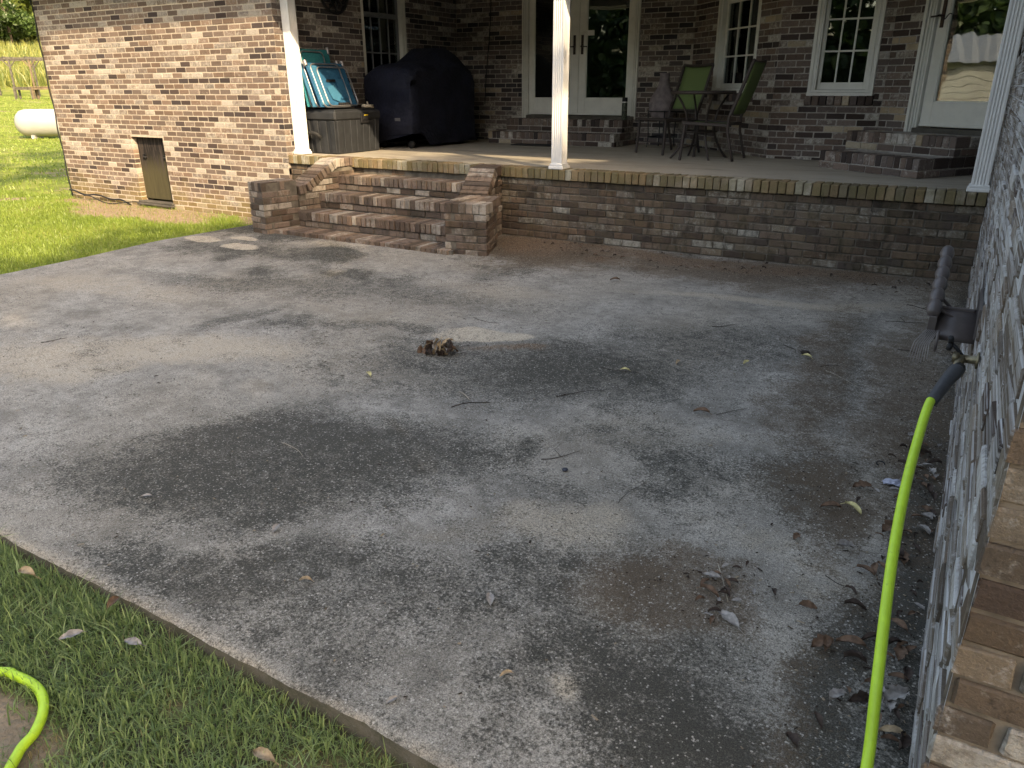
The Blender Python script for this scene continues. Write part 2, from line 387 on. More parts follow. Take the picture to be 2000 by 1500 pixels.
# ------------------------------------------------------------------ patio slab
PL = np.array([(-6.0, -7.20), (-3.8, -7.28), (-2.97, -7.34), (-2.15, -7.46), (-1.29, -7.41), (-1.0, -7.38), (0.0, -7.36)])
def make_patio():
    ny, nx = 230, 300
    ys = np.linspace(-6.01, 0.0, ny); us = np.linspace(0, 1, nx)
    gy, gu = np.meshgrid(ys, us, indexing='ij')
    xl = np.interp(gy, PL[:, 0], PL[:, 1])+(fbm(21, gy, gy*0, 3, 3)-.5)*.025
    gx = xl*(1-gu)+.005*gu
    fy = gy+((fbm(22, gx, gx*0, 2.5, 6, .7)-.5)*.034)*sm(-gy, 5.7, 6.0)
    z = (fbm(23, gx, gy, .6, 3)-.5)*.010
    e = np.minimum(fy+6.01, gx-xl)
    z = z-.007*(1-sm(e, 0, .014))
    V = np.stack([gx, fy, z], -1).reshape(-1, 3)
    i = np.arange(ny*nx).reshape(ny, nx)
    F = np.stack([i[:-1, :-1], i[:-1, 1:], i[1:, 1:], i[1:, :-1]], -1).reshape(-1, 4).tolist()
    # skirts
    ring = list(i[0, ::-1])+list(i[1:, 0]); n0 = len(V)
    V2 = V[ring].copy(); V2[:, 2] = -.35; V2[:, 1] += .01*(V2[:, 1] < -5.5)
    V = np.concatenate([V, V2])
    for k in range(len(ring)-1): F.append([ring[k], ring[k+1], n0+k+1, n0+k])
    me = bpy.data.meshes.new('patio'); me.from_pydata(V.tolist(), [], F); me.update()
    me.polygons.foreach_set('use_smooth', [True]*len(F))
    x, y = V[:, 0], V[:, 1]
    wx = x+(fbm(31, x, y, .9, 5)-.5)*.9; wy = y+(fbm(32, x, y, .9, 5)-.5)*.9
    def ell(cx, cy, rx, ry, rot=0, soft=.6):
        c, s = math.cos(R(rot)), math.sin(R(rot)); dx, dy = wx-cx, wy-cy
        d = np.hypot((dx*c+dy*s)/rx, (-dx*s+dy*c)/ry); return 1-sm(d, 1-soft, 1+soft)
    big = fbm(33, x, y, .55, 6); mid = fbm(34, x+y*.3, y, 1.7, 6, .6)
    dark = .75*sm(big*.55+mid*.45, .43, .62)
    for a, k in [((-2.45, -5.0, .85, .36, 25), .75), ((-1.95, -3.5, 1.0, .55, 30), .72), ((-4.28, -3.7, .10, .55, 0), .5), ((-.55, -4.1, .12, .45, 5), .7),
                 ((-.5, -5.55, .5, .28, 0), .75), ((-2.1, -5.6, .5, .2, 25), .6), ((-1.5, -5.6, .5, .25, 10), .5), ((-3.3, -3.3, .6, .10, 10), .4),
                 ((-.55, -2.4, .16, 1.1, 3), .45), ((-5.2, -2.9, 1.0, .25, 15), .45), ((-3.9, -2.5, 1.2, .35, 10), .4), ((-1.4, -2.6, .9, .4, 30), .45)]:
        dark = np.maximum(dark, k*ell(*a))
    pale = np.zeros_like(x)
    for a, k in [((-4.3, -4.55, 1.3, .38, 35), .65), ((-2.78, -3.15, .22, .17, 20, .35), 1.0), ((-1.15, -4.95, .30, .16, 20), .6), ((-1.3, -1.25, 1.3, .16, 8), .6),  # pale concrete; the left and porch-side bands also paint in dappled sunlight
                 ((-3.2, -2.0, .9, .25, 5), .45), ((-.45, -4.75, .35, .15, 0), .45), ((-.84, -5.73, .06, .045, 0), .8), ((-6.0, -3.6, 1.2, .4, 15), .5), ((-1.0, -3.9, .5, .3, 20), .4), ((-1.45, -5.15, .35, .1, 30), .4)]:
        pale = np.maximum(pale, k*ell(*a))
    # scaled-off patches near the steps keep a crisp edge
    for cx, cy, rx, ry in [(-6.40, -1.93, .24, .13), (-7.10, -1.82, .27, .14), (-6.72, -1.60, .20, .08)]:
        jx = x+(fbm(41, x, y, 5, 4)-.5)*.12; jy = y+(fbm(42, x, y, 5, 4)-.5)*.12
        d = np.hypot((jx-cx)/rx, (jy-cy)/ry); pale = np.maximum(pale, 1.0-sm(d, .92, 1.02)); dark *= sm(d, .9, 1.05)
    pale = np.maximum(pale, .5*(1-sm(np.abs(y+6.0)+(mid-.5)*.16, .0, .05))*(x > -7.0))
    brown = np.zeros_like(x)
    for a, k in [((-.74, -5.13, .34, .19, 20), 1.0), ((-.62, -2.6, .20, 1.6, 3), .75), ((-.5, -4.25, .14, .5, 8), 1.0), ((-.67, -4.95, .16, .06, 10), .9), ((-.50, -5.08, .07, .12, 20), .8), ((-2.0, -.40, 2.8, .55, 4), 1.05), ((-3.6, -.8, .8, .7, 0), 1.0),
                 ((-.25, -3.9, .22, .55, 0), .7), ((-.15, -2.6, .28, 2.4, 0), .85), ((-.4, -4.2, .12, .3, 10), .7), ((-2.62, -3.45, .2, .09, 20), .75), ((-.2, -5.0, .10, .6, 0), .6), ((-.6, -2.0, .25, .9, 5), .4)]:
        brown = np.maximum(brown, k*ell(*a)*(.55+.9*(fbm(51, x, y, 4, 5)-.2)))
    mulch = np.zeros_like(x)
    for a, k in [((-3.75, -.45, .55, .55, 0), 1.0), ((-2.2, -.22, 2.4, .26, 3), .9), ((-2.9, -.75, .5, .18, 5), .6), ((-.5, -.25, .6, .3, 0), .6), ((-2.60, -3.42, .16, .07, 20), .8)]:
        mulch = np.maximum(mulch, k*ell(*a)*(.5+1.0*(fbm(52, x, y, 3, 5)-.2)))
    dark = np.maximum(dark, .95*ell(-.35, -5.55, .40, .24, 0)); dark = np.maximum(dark, .8*ell(-.12, -4.6, .12, 1.2, 0))
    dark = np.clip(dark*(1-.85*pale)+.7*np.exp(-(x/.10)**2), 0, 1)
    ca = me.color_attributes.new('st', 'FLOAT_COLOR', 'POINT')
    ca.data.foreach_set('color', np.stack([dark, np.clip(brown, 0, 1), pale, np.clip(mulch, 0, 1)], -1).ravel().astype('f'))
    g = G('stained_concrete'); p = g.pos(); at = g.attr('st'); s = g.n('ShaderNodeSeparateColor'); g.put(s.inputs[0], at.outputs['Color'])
    n1 = g.noise(p, 3.2, 8, .70); n2 = g.noise(p, 24, 7, .75); n3 = g.noise(p, 95, 5, .7); n4 = g.noise(p, 260, 3, .65); n5 = g.noise(p, 9, 7, .72, .4)
    cen = lambda v, k: g.math('MULTIPLY', g.math('SUBTRACT', v, .5), k)
    base = g.mix(g.ramp(n1, .3, .7), (.17, .157, .135), (.42, .395, .35))
    base = g.mix(g.ramp(g.noise(p, .8, 4), .4, .65, 0, .35), base, (.30, .245, .175))
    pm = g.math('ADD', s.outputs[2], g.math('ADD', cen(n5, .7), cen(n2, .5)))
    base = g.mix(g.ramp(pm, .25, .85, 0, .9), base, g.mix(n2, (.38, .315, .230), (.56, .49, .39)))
    mask = g.math('ADD', g.math('MULTIPLY', s.outputs[0], 1.05), g.math('ADD', cen(n2, 1.5), g.math('ADD', cen(n1, 1.5), cen(n5, 1.1))))
    mask = g.math('ADD', mask, cen(n3, 2.8))
    dk = g.ramp(mask, -.20, .90, 0, .94)
    darkc = g.mix(g.noise(p, 1.1, 3), (.026, .029, .025), (.056, .051, .041))
    c = g.mix(dk, base, darkc)
    bm = g.math('ADD', s.outputs[1], g.math('ADD', cen(n2, 1.0), cen(n5, .8)))
    bm = g.math('ADD', bm, cen(n3, 1.3))
    c = g.mix(g.ramp(bm, .22, .9, 0, .85), c, g.mix(n3, (.050, .037, .027), (.165, .122, .082)))
    mm = g.math('ADD', at.outputs['Alpha'], g.math('ADD', cen(n2, 1.2), cen(n3, 1.6)))
    c = g.mix(g.ramp(mm, .28, .85, 0, .92), c, g.mix(g.ramp(n4, .3, .7), (.045, .030, .020), (.235, .16, .105)))
    vz = g.voro(p, 80); grain = g.ramp(vz.outputs['Distance'], .36, .18)
    gsel = g.ramp(g.noise(p, 51, 3), .50, .58)
    c = g.mix(g.math('MULTIPLY', g.math('MULTIPLY', grain, gsel), .75), c, (.46, .43, .38))
    v2 = g.voro(p, 130); c = g.mix(g.math('MULTIPLY', g.ramp(v2.outputs['Distance'], .34, .14), g.ramp(n2, .5, .60, 0, .85)), c, (.028, .026, .023))
    c = g.mix(1.0, c, g.mix(g.ramp(n4, .25, .75), (.45, .45, .45), (1.55, 1.55, 1.55)), 'MULTIPLY')
    gn = g.n('ShaderNodeSeparateXYZ'); g.put(gn.inputs[0], g.n('ShaderNodeNewGeometry').outputs['True Normal'])
    c = g.mix(g.ramp(gn.outputs[2], .5, .2, 0, .9), c, g.mix(g.ramp(n5, .35, .65), g.mix(n2, (.02, .022, .010), (.07, .065, .035)), g.mix(n3, (.05, .045, .03), (.15, .13, .10))))
    h = g.math('ADD', g.math('MULTIPLY', n3, .6), g.math('ADD', g.math('MULTIPLY', n4, .35), g.math('MULTIPLY', n2, .5)))
    g.bsdf(c, .9, g.bump(h, .55, .006), .2)
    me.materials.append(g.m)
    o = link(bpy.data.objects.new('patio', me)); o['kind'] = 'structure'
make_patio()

# ------------------------------------------------------------------ bricks
_bm = {}
def brick_verts(L, D, H, seed):
    rr = np.random.default_rng(seed); b = .0035+.003*rr.random()
    V = box_verts(L/2, D/2, H/2, min(b, L*.3, H*.3))+[0, D/2, 0]
    return V+rr.normal(0, .0011, V.shape)*[1, 1, 1]
def brick_mesh(L, D, H, seed, mat):
    key = (round(L, 3), round(D, 3), round(H, 3), seed, mat.name)
    if key not in _bm:
        me = bpy.data.meshes.new('brick'); me.from_pydata(brick_verts(L, D, H, seed).tolist(), [], BOXF); me.update()
        a = me.color_attributes.new('bc', 'FLOAT_COLOR', 'POINT'); a.data.foreach_set('color', [1.0]*(4*24))
        me.materials.append(mat); _bm[key] = me
    return _bm[key]

PAL = {  # rgb, whitewash amount, weight
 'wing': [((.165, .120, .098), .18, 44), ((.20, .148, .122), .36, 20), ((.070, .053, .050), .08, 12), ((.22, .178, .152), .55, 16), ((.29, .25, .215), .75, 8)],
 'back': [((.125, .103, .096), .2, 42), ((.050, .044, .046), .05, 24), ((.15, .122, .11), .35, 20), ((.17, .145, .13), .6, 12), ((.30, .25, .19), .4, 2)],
 'bay': [((.140, .108, .095), .18, 42), ((.060, .046, .042), .05, 20), ((.165, .128, .112), .38, 22), ((.19, .16, .142), .65, 12), ((.36, .295, .215), .25, 4)],
 'porch': [((.135, .098, .074), .2, 42), ((.080, .060, .049), .1, 32), ((.15, .118, .092), .42, 20), ((.13, .117, .10), .6, 6)],
 'step': [((.175, .130, .106), .2, 42), ((.105, .078, .064), .1, 28), ((.215, .168, .138), .45, 18), ((.27, .23, .195), .62, 12)],
 'cope': [((.22, .165, .10), .1, 50), ((.17, .135, .085), .1, 28), ((.26, .21, .15), .35, 14), ((.33, .30, .25), .7, 8)],
 'right': [((.130, .102, .080), .25, 40), ((.165, .132, .10), .40, 27), ((.075, .056, .047), .15, 13), ((.19, .165, .135), .65, 20)],
}
def proj_px(P):
    d = P-CAM; z = d @ AF
    z = np.where(z < .05, .05, z)
    return np.stack([1000+FPX*(d @ AR)/z, 750-FPX*(d @ AU)/z], -1), d @ AF
class Bricks:
    def __init__(s, parent, mat, pal, seed=1):
        s.parent = parent; s.mat = mat; s.pal = PAL[pal]; s.e = []; s.r = random.Random(seed); s.run = None; s.runleft = 0
    def colour(s):
        if s.runleft > 0 and s.r.random() < .35: s.runleft -= 1; c = s.run
        else:
            c = s.r.choices(s.pal, [q[2] for q in s.pal])[0]; s.run = c; s.runleft = s.r.randint(0, 2)
        k = s.r.uniform(.80, 1.20); t = s.r.uniform(-.06, .06)
        return (c[0][0]*k*(1+t), c[0][1]*k, c[0][2]*k*(1-t), max(0.02, min(1, c[1]+s.r.uniform(-.12, .12))))
    def put(s, o, ex, ey, ez, L, D, H, jit=.0010, col=None):
        ex, ey, ez = (np.asarray(a, float) for a in (ex, ey, ez)); r = s.r
        a = max(-2, min(2, r.gauss(0, 1)))*jit*4.5; b = r.gauss(0, .004)
        ex2 = ex+ez*b; ex2 = ex2/np.linalg.norm(ex2); ey2 = ey+ex2*a; ey2 -= ex2*(ey2 @ ex2); ey2 /= np.linalg.norm(ey2); ez2 = np.cross(ex2, ey2)
        if ez2 @ ez < 0: ez2 = -ez2
        o = np.asarray(o, float)+ey*max(-2, min(1.2, r.gauss(-.3, 1)))*jit
        s.e.append((o, ex2, ey2, ez2, round(L/.004)*.004, D, H, col or s.colour(), r.randrange(5)))
    def face(s, P0, P1, z0, z1, openings=(), inset0=None, inset1=None, course=.0677, Lm=.203, D=.09, top=None, proud=.0, jit=.0010, smin=None, smax=None):
        P0 = np.array(P0, float); P1 = np.array(P1, float); d = P1-P0; W = np.linalg.norm(d); d /= W; n = np.array([d[1], -d[0]])
        ex = np.array([*d, 0]); ey = np.array([*(-n), 0]); ez = np.array([0, 0, 1.]); H = course-.0100
        for k in range(int(round((z1-z0)/course))):
            zc = z0+(k+.5)*course
            a = 0.0 if (inset0 is None or k % 2 == 0) else inset0; b = W-(0.0 if (inset1 is None or k % 2 == 1) else inset1)
            if smin is not None: a = max(a, smin)
            if smax is not None: b = min(b, smax)
            iv = [(a, b)]
            for (s0, s1, q0, q1) in openings:
                if q0 < zc+.02 and q1 > zc-.02:
                    nv = []
                    for (u, v) in iv:
                        if s1 <= u or s0 >= v: nv.append((u, v)); continue
                        if s0-u > .03: nv.append((u, s0))
                        if v-s1 > .03: nv.append((s1, v))
                    iv = nv
            for (u, v) in iv:
                off = (Lm/2 if k % 2 else 0)+s.r.uniform(-.012, .012)
                st = u-((u-off) % Lm); first = True
                while st < v-.005:
                    x0 = max(st, u); x1 = min(st+Lm-.0095, v); L = x1-x0-.0015
                    if L > .028 and (top is None or (top((x0+x1)/2) > zc+H/2+.004)):
                        c = P0+d*((x0+x1)/2)+n*proud
                        s.put([c[0], c[1], zc], ex, ey, ez, L, D, H, jit)
                    st += Lm
    def row(s, P0, P1, ztop, h, depth, wdt=.058, gap=.0095, proud=0.0, jit=.002):
        P0 = np.array(P0, float); P1 = np.array(P1, float); d = P1-P0; W = np.linalg.norm(d); d /= W; n = np.array([d[1], -d[0]])
        m = max(1, int(round(W/(wdt+gap)))); st = W/m
        for k in range(m):
            c = P0+d*(st*(k+.5))+n*proud
            s.put([c[0], c[1], ztop-h/2+s.r.gauss(0, .0012)], [*d, 0], [*(-n), 0], [0, 0, 1.], st-gap, depth, h, jit)
    def done(s, maxn=300, name='brick'):
        E = s.e
        if not E: return
        O = np.array([e[0] for e in E]); ex = np.array([e[1] for e in E]); L = np.array([e[4] for e in E]); H = np.array([e[6] for e in E])
        nrm = -np.array([e[2] for e in E])
        px, z = proj_px(O); view = CAM-O; dist = np.linalg.norm(view, axis=1); facing = np.maximum((view*nrm).sum(1)/dist, .02)
        area = L*H*facing/dist**2
        vis = (z > .1) & (px[:, 0] > -20) & (px[:, 0] < 2020) & (px[:, 1] > -20) & (px[:, 1] < 1520)
        area = np.where(vis, area, area*1e-4)
        order = np.argsort(-area); ind = [i for i in order[:maxn] if vis[i]]; iset = set(ind)
        for i in ind:
            o, a, b, c, l, dd, h, col, sd_ = E[i]
            ob = bpy.data.objects.new(name, brick_mesh(l, dd, h, sd_, s.mat))
            m = Matrix(((a[0], b[0], c[0], o[0]), (a[1], b[1], c[1], o[1]), (a[2], b[2], c[2], o[2]), (0, 0, 0, 1)))
            COL.objects.link(ob); ob.parent = s.parent; ob.matrix_basis = m; ob.color = col
        rest = [i for i in range(len(E)) if i not in iset]
        if rest:
            VV = []; CC = []; FF = []
            for j, i in enumerate(rest):
                o, a, b, c, l, dd, h, col, sd_ = E[i]
                V = brick_verts(l, dd, h, sd_); VV.append(o+V[:, :1]*a+V[:, 1:2]*b+V[:, 2:]*c); CC.append(np.tile(col, (24, 1)))
                FF += [[q+24*j for q in f] for f in BOXF]
            me = bpy.data.meshes.new('brickwork'); me.from_pydata(np.concatenate(VV).tolist(), [], FF); me.update()
            at = me.color_attributes.new('bc', 'FLOAT_COLOR', 'POINT'); at.data.foreach_set('color', np.concatenate(CC).ravel().astype('f'))
            me.materials.append(s.mat); ob = bpy.data.objects.new('brickwork', me); link(ob, s.parent); ob['kind'] = 'stuff'; ob.color = (1, 1, 1, 1)

def wall_core(name, P0, P1, z0, z1, mat, parent, openings=(), rec=.009, reveal=.16):
    """mortar bed behind the bricks, with reveals round the openings"""
    P0 = np.array(P0, float); P1 = np.array(P1, float); d = P1-P0; W = np.linalg.norm(d); d /= W; n = np.array([d[1], -d[0]])
    ss = sorted({0.0, W, *[v for o in openings for v in o[:2] if 0 < v < W]}); zs = sorted({z0, z1, *[v for o in openings for v in o[2:] if z0 < v < z1]})
    P = lambda s, y, z: [*(P0+d*s-n*y), z]
    V = []; F = []
    def quad(*p): F.append([len(V)+i for i in range(4)]); V.extend(p)
    for a, b in zip(ss, ss[1:]):
        for c, e in zip(zs, zs[1:]):
            if any(o[0] <= (a+b)/2 <= o[1] and o[2] <= (c+e)/2 <= o[3] for o in openings): continue
            quad(P(a, rec, c), P(b, rec, c), P(b, rec, e), P(a, rec, e))
            quad(P(a, .2, c), P(a, .2, e), P(b, .2, e), P(b, .2, c))
    for (a, b, c, e) in openings:
        a2, b2, c2, e2 = a-.005, b+.005, c-.005, e+.005
        quad(P(a2, rec, c2), P(a2, rec, e2), P(a2, reveal, e2), P(a2, reveal, c2)); quad(P(b2, rec, c2), P(b2, reveal, c2), P(b2, reveal, e2), P(b2, rec, e2))
        quad(P(a2, rec, e2), P(b2, rec, e2), P(b2, reveal, e2), P(a2, reveal, e2)); quad(P(a2, rec, c2), P(a2, reveal, c2), P(b2, reveal, c2), P(b2, rec, c2))
    mb = MB(); mb.add(V, F)
    return mb.build(name, mat, parent)

# ------------------------------------------------------------------ the house
house = empty('brick_house'); tag(house, 'brown and whitewashed brick house wrapped round the patio and porch', 'house')
FLOOR = .718
W_A, W_B = (-12.54, -.04), (-7.6, -.04)          # wing front
BK0, BK1 = (-7.6, 3.78), (-3.72, 3.78)            # back wall of the porch
BA, BB, BC = (-3.72, 3.78), (-2.26, 2.32), (-1.12, 2.32)
BD = (0.0, 1.52)
ZC = .0677
def wall(name, P0, P1, z0, n, mortar, brick, pal, seed, openings=(), maxn=300, rec=.005, reveal=.16, **kw):
    z1 = z0+n*ZC
    core = wall_core('wall', P0, P1, z0, z1, MAT[mortar], house, openings, rec, reveal)
    core['label'] = name
    B = Bricks(core, MAT[brick], pal, seed); B.face(P0, P1, z0, z1, openings, **kw)
    return core, B
CRAWL = (1.79, 2.51, -.075, .855)
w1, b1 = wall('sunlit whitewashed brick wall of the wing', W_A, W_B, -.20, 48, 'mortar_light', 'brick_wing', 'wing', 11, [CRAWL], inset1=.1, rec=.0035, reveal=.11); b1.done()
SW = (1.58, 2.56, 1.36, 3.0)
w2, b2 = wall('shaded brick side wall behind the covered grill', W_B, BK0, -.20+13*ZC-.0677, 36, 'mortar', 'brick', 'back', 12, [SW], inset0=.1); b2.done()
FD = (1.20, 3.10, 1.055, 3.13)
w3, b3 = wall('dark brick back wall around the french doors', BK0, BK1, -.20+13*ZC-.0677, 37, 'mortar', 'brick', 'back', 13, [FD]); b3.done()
WA = (.62, 1.62, 1.42, 3.0)
w4, b4 = wall('angled brick bay wall behind the patio table', BA, BB, -.20+13*ZC-.0677, 37, 'mortar', 'brick', 'bay', 14, [WA, (.60, 1.64, 1.325, 1.43)]); 
WB = (.36, 1.04, 1.40, 3.0)
w5, b5 = wall('brick bay wall with the small paned window', BB, BC, -.20+13*ZC-.0677, 37, 'mortar', 'brick', 'bay', 15, [WB, (.345, 1.055, 1.298, 1.41)])
DC = (.34, 1.36, 1.055, 3.13)
w6, b6 = wall('angled brick wall beside the single glazed door', BC, BD, -.20+13*ZC-.0677, 37, 'mortar', 'brick', 'bay', 16, [DC])
def sill_row(B, P0, P1, s0, s1, zt, proud=.022):
    P0 = np.array(P0); d = np.array(P1)-P0; d = d/np.linalg.norm(d); B.row(P0+d*s0, P0+d*s1, zt, .098, .1, .066, .009, proud)
sill_row(b4, BA, BB, .60, 1.64, 1.425); sill_row(b5, BB, BC, .345, 1.055, 1.40)
b4.done(); b5.done(); b6.done()
w7, b7 = wall('long grey streaked brick wall beside the hose', BD, (0, -5.8), -.06, 46, 'mortar_pale', 'brick_smear', 'right', 17, inset1=.1, jit=.0035); b7.done()
w8, b8 = wall('tan brick end of the near wall', (0, -5.8), (3.0, -5.8), -.06-2*ZC, 48, 'mortar_tan', 'brick', 'right', 18, inset0=.1, jit=.002, rec=.009); b8.done()

def T_of(P0, P1, s, z, y=0.0):
    P0 = np.array(P0); d = np.array(P1)-P0; d = d/np.linalg.norm(d); n = np.array([d[1], -d[0]]); c = P0+d*s-n*y
    return Matrix(((d[0], -n[0], 0, c[0]), (d[1], -n[1], 0, c[1]), (0, 0, 1, z), (0, 0, 0, 1)))
def place(o, T): o.matrix_basis = T; return o

def window(P0, P1, op, zg, cols, rows, label, blinds=None, mun='cream', rec=.02, trim='cream', cas=.085, railz=None, sash='cream'):
    s0, s1, z0, z1 = op; W = s1-s0; H = z1-z0; T = T_of(P0, P1, s0, z0)
    m = MB(); y0 = rec
    for a, b in ((0.004, cas), (W-cas, W-.004)):
        m.box(a, b, y0, y0+.11, 0, H); 
    m.box(.004+0.0, cas*.45, y0-.016, y0, .002, H); m.box(W-cas*.45, W-.004, y0-.016, y0, .002, H)
    m.box(cas*.62, cas*.82, y0-.008, y0, .05, H); m.box(W-cas*.82, W-cas*.62, y0-.008, y0, .05, H)
    m.box(cas, W-cas, y0+.004, y0+.11, H-cas, H-.002)
    m.box(.002, W-.002, y0-.03, y0+.06, -.002, .034)                      # sill nose
    m.box(cas*.3, W-cas*.3, y0-.012, y0+.1, .036, .058)
    fr = m.build('window', MAT[trim], house); fr['label'] = label; place(fr, T)
    g0 = zg-z0; a, b = cas+.035, W-cas-.035; ys = y0+.060
    m = MB(); m.box(cas+.001, a, ys, ys+.04, .06, H-cas); m.box(b, W-cas-.001, ys, ys+.04, .06, H-cas); m.box(a, b, ys+.002, ys+.04, .06, g0)
    if railz: m.box(a, b, ys-.012, ys+.04, railz-z0-.022, railz-z0+.022)
    m.build('sash', MAT[sash], fr)
    xs = np.linspace(a, b, cols+1); zs = [g0+i*rows for i in range(20) if g0+i*rows < H-cas]
    for x in xs[1:-1]: MB().box(x-.009, x+.009, ys+.008, ys+.03, g0, H-cas, .003).build('muntin', MAT[mun], fr)
    for z in zs[1:]: MB().box(a, b, ys+.006, ys+.028, z-.009, z+.009, .003).build('muntin', MAT[mun], fr)
    zz = zs+[H-cas]
    for i in range(cols):
        for j in range(len(zz)-1):
            MB().box(xs[i]-.002, xs[i+1]+.002, ys+.018, ys+.022, zz[j]-.002, zz[j+1]+.002, .0005).build('pane', MAT['glass'], fr)
    room(fr, a-.05, b+.05, ys+.05, .2, H-cas)
    if blinds == 'slats':
        k = 0; m = MB(); z = .2
        while z < H-cas:
            m.bar((a, ys+.036, z), (b, ys+.036, z), .024, .002, .0005, up=(0, -.86, .5)); z += .021
        m.build('blind', MAT['blind'], fr)
    if blinds == 'curtain':
        pts = []; n = 40; V = []; F = []
        for i in range(n+1):
            x = a+(b-a)*.32*i/n; yy = ys+.12+.012*math.sin(i*1.1)
            V += [(x, yy, .06), (x, yy, H-cas)]
        F = [[2*i, 2*i+2, 2*i+3, 2*i+1] for i in range(n)]
        mm = MB(); mm.add(V, F, True); mm.build('curtain', MAT['curtain'], fr)
    return fr
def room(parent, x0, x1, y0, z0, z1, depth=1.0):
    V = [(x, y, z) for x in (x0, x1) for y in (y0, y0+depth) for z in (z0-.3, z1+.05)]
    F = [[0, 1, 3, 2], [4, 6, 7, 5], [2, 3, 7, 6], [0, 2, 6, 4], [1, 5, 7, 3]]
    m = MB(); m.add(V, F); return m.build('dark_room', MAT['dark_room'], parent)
window(W_B, BK0, SW, 1.50, 4, .46, 'window with dimmed grey bars and closed blinds on the shaded side wall', 'slats', 'muntin_dimmed', rec=.03, railz=2.45, sash='muntin_dimmed')
window(BA, BB, WA, 1.535, 3, .315, 'cream framed nine pane window behind the patio table', 'curtain', rec=.012, railz=2.48)
window(BB, BC, WB, 1.535, 3, .315, 'cream framed paned window between patio table and single door', rec=.012, railz=2.48)

def handle(parent, T, flip=1, cord=False):
    m = MB(); m.box(-.019, .019, -.012, .0, -.13, .13, .008); m.box(-.011, .011, -.05, -.012, -.035, -.013, .004)
    m.bar((0, -.045, -.024), (-.10*flip, -.052, -.03), .016, .014, .005)
    h = m.build('handle', MAT['bronze'], parent); h.matrix_basis = T
    if cord:
        t = np.linspace(0, 1, 20); pts = np.stack([-.03+.16*t, -.055+0*t, -.03+.02*np.sin(t*9)-.05*t*(1-t)], 1)
        c = MB().tube(pts, .005, 6).build('cord', MAT['rubber'], parent); c.matrix_basis = T
    return h
def leaf_door(parent_T, x0, x1, z0, z1, stl, str_, rail, label, mat='cream', y=.045):
    m = MB(); m.box(x0, x0+stl, y, y+.045, z0, z1); m.box(x1-str_, x1, y, y+.045, z0, z1)
    m.box(x0+stl, x1-str_, y+.001, y+.045, z0, z0+rail); m.box(x0+stl, x1-str_, y+.001, y+.045, z1-.14, z1)
    # glazing bead
    for a, b in ((x0+stl, x0+stl+.012), (x1-str_-.012, x1-str_)): m.box(a, b, y+.006, y+.03, z0+rail, z1-.14)
    m.box(x0+stl+.012, x1-str_-.012, y+.006, y+.03, z0+rail, z0+rail+.012)
    m.box(x0+.003, x1-.003, y-.012, y, z0+.004, z0+.034)               # drip rail
    d = m.build('door', MAT[mat], house); d['label'] = label; d.matrix_basis = parent_T
    MB().box(x0+stl+.004, x1-str_-.004, y+.020, y+.026, z0+rail+.004, z1-.144, .0005).build('pane', MAT['glass'], d)
    room(d, x0+stl-.02, x1-str_+.02, y+.06, z0+rail-.1, z1-.1, 1.4)
    return d
def casing(T, W, H, w=.11, label='door casing', mat='cream', thr='greywood', right=True):
    m = MB()
    for a, b in ([(0.004, w)]+([(W-w, W-.004)] if right else [(W-.05, W-.004)])):
        q = b-a; m.box(a, b, .010, .12, .0, H); s = 1 if a < W/2 else -1
        e = a if s > 0 else b
        m.box(*sorted((e, e+s*q*.30)), -.014, .010, .0, H); m.box(*sorted((e+s*q*.42, e+s*q*.58)), -.006, .010, .0, H); m.box(*sorted((e+s*q*.72, e+s*q*.84)), -.002, .010, .0, H)
    m.box(w, W-w, .012, .12, H-w, H)
    c = m.build('door_casing', MAT[mat], house); c['label'] = label; c.matrix_basis = T
    m = MB(); m.box(w, W-.02, -.05, .12, -.004, .045, .006); t = m.build('threshold', MAT[thr], c)
    return c
# french doors
T = T_of(BK0, BK1, FD[0], FD[2]); W = FD[1]-FD[0]; H = FD[3]-FD[2]
casing(T, W, H, .095, 'cream casing of the french doors')
mid = W/2-.02
d1 = leaf_door(T, .10, mid-.002, .05, H-.10, .085, .125, .235, 'left leaf of the french doors')
d2 = leaf_door(T, mid+.002, W-.10, .05, H-.10, .125, .085, .235, 'right leaf of the french doors')
handle(d1, Matrix.Translation((mid-.062, .045, 1.02)), 1); handle(d2, Matrix.Translation((mid+.066, .045, 1.02)), -1)
MB().box(mid-.018, mid+.018, .030, .045, .05, H-.1).build('astragal', MAT['cream'], d1)
MB().box(mid+.135, mid+.245, .058, .060, 1.14, 1.21).build('sticker', MAT['white'], d2)
# single door
T = T_of(BC, BD, DC[0], DC[2]); W = DC[1]-DC[0]; H = DC[3]-DC[2]
casing(T, W, H, .125, 'cream fluted casing of the single door', right=False)
d3 = leaf_door(T, .13, W-.055, .055, H-.13, .115, .075, .235, 'weathered cream single door with one large pane')
handle(d3, Matrix.Translation((.185, .045, 1.10)), 1, True)

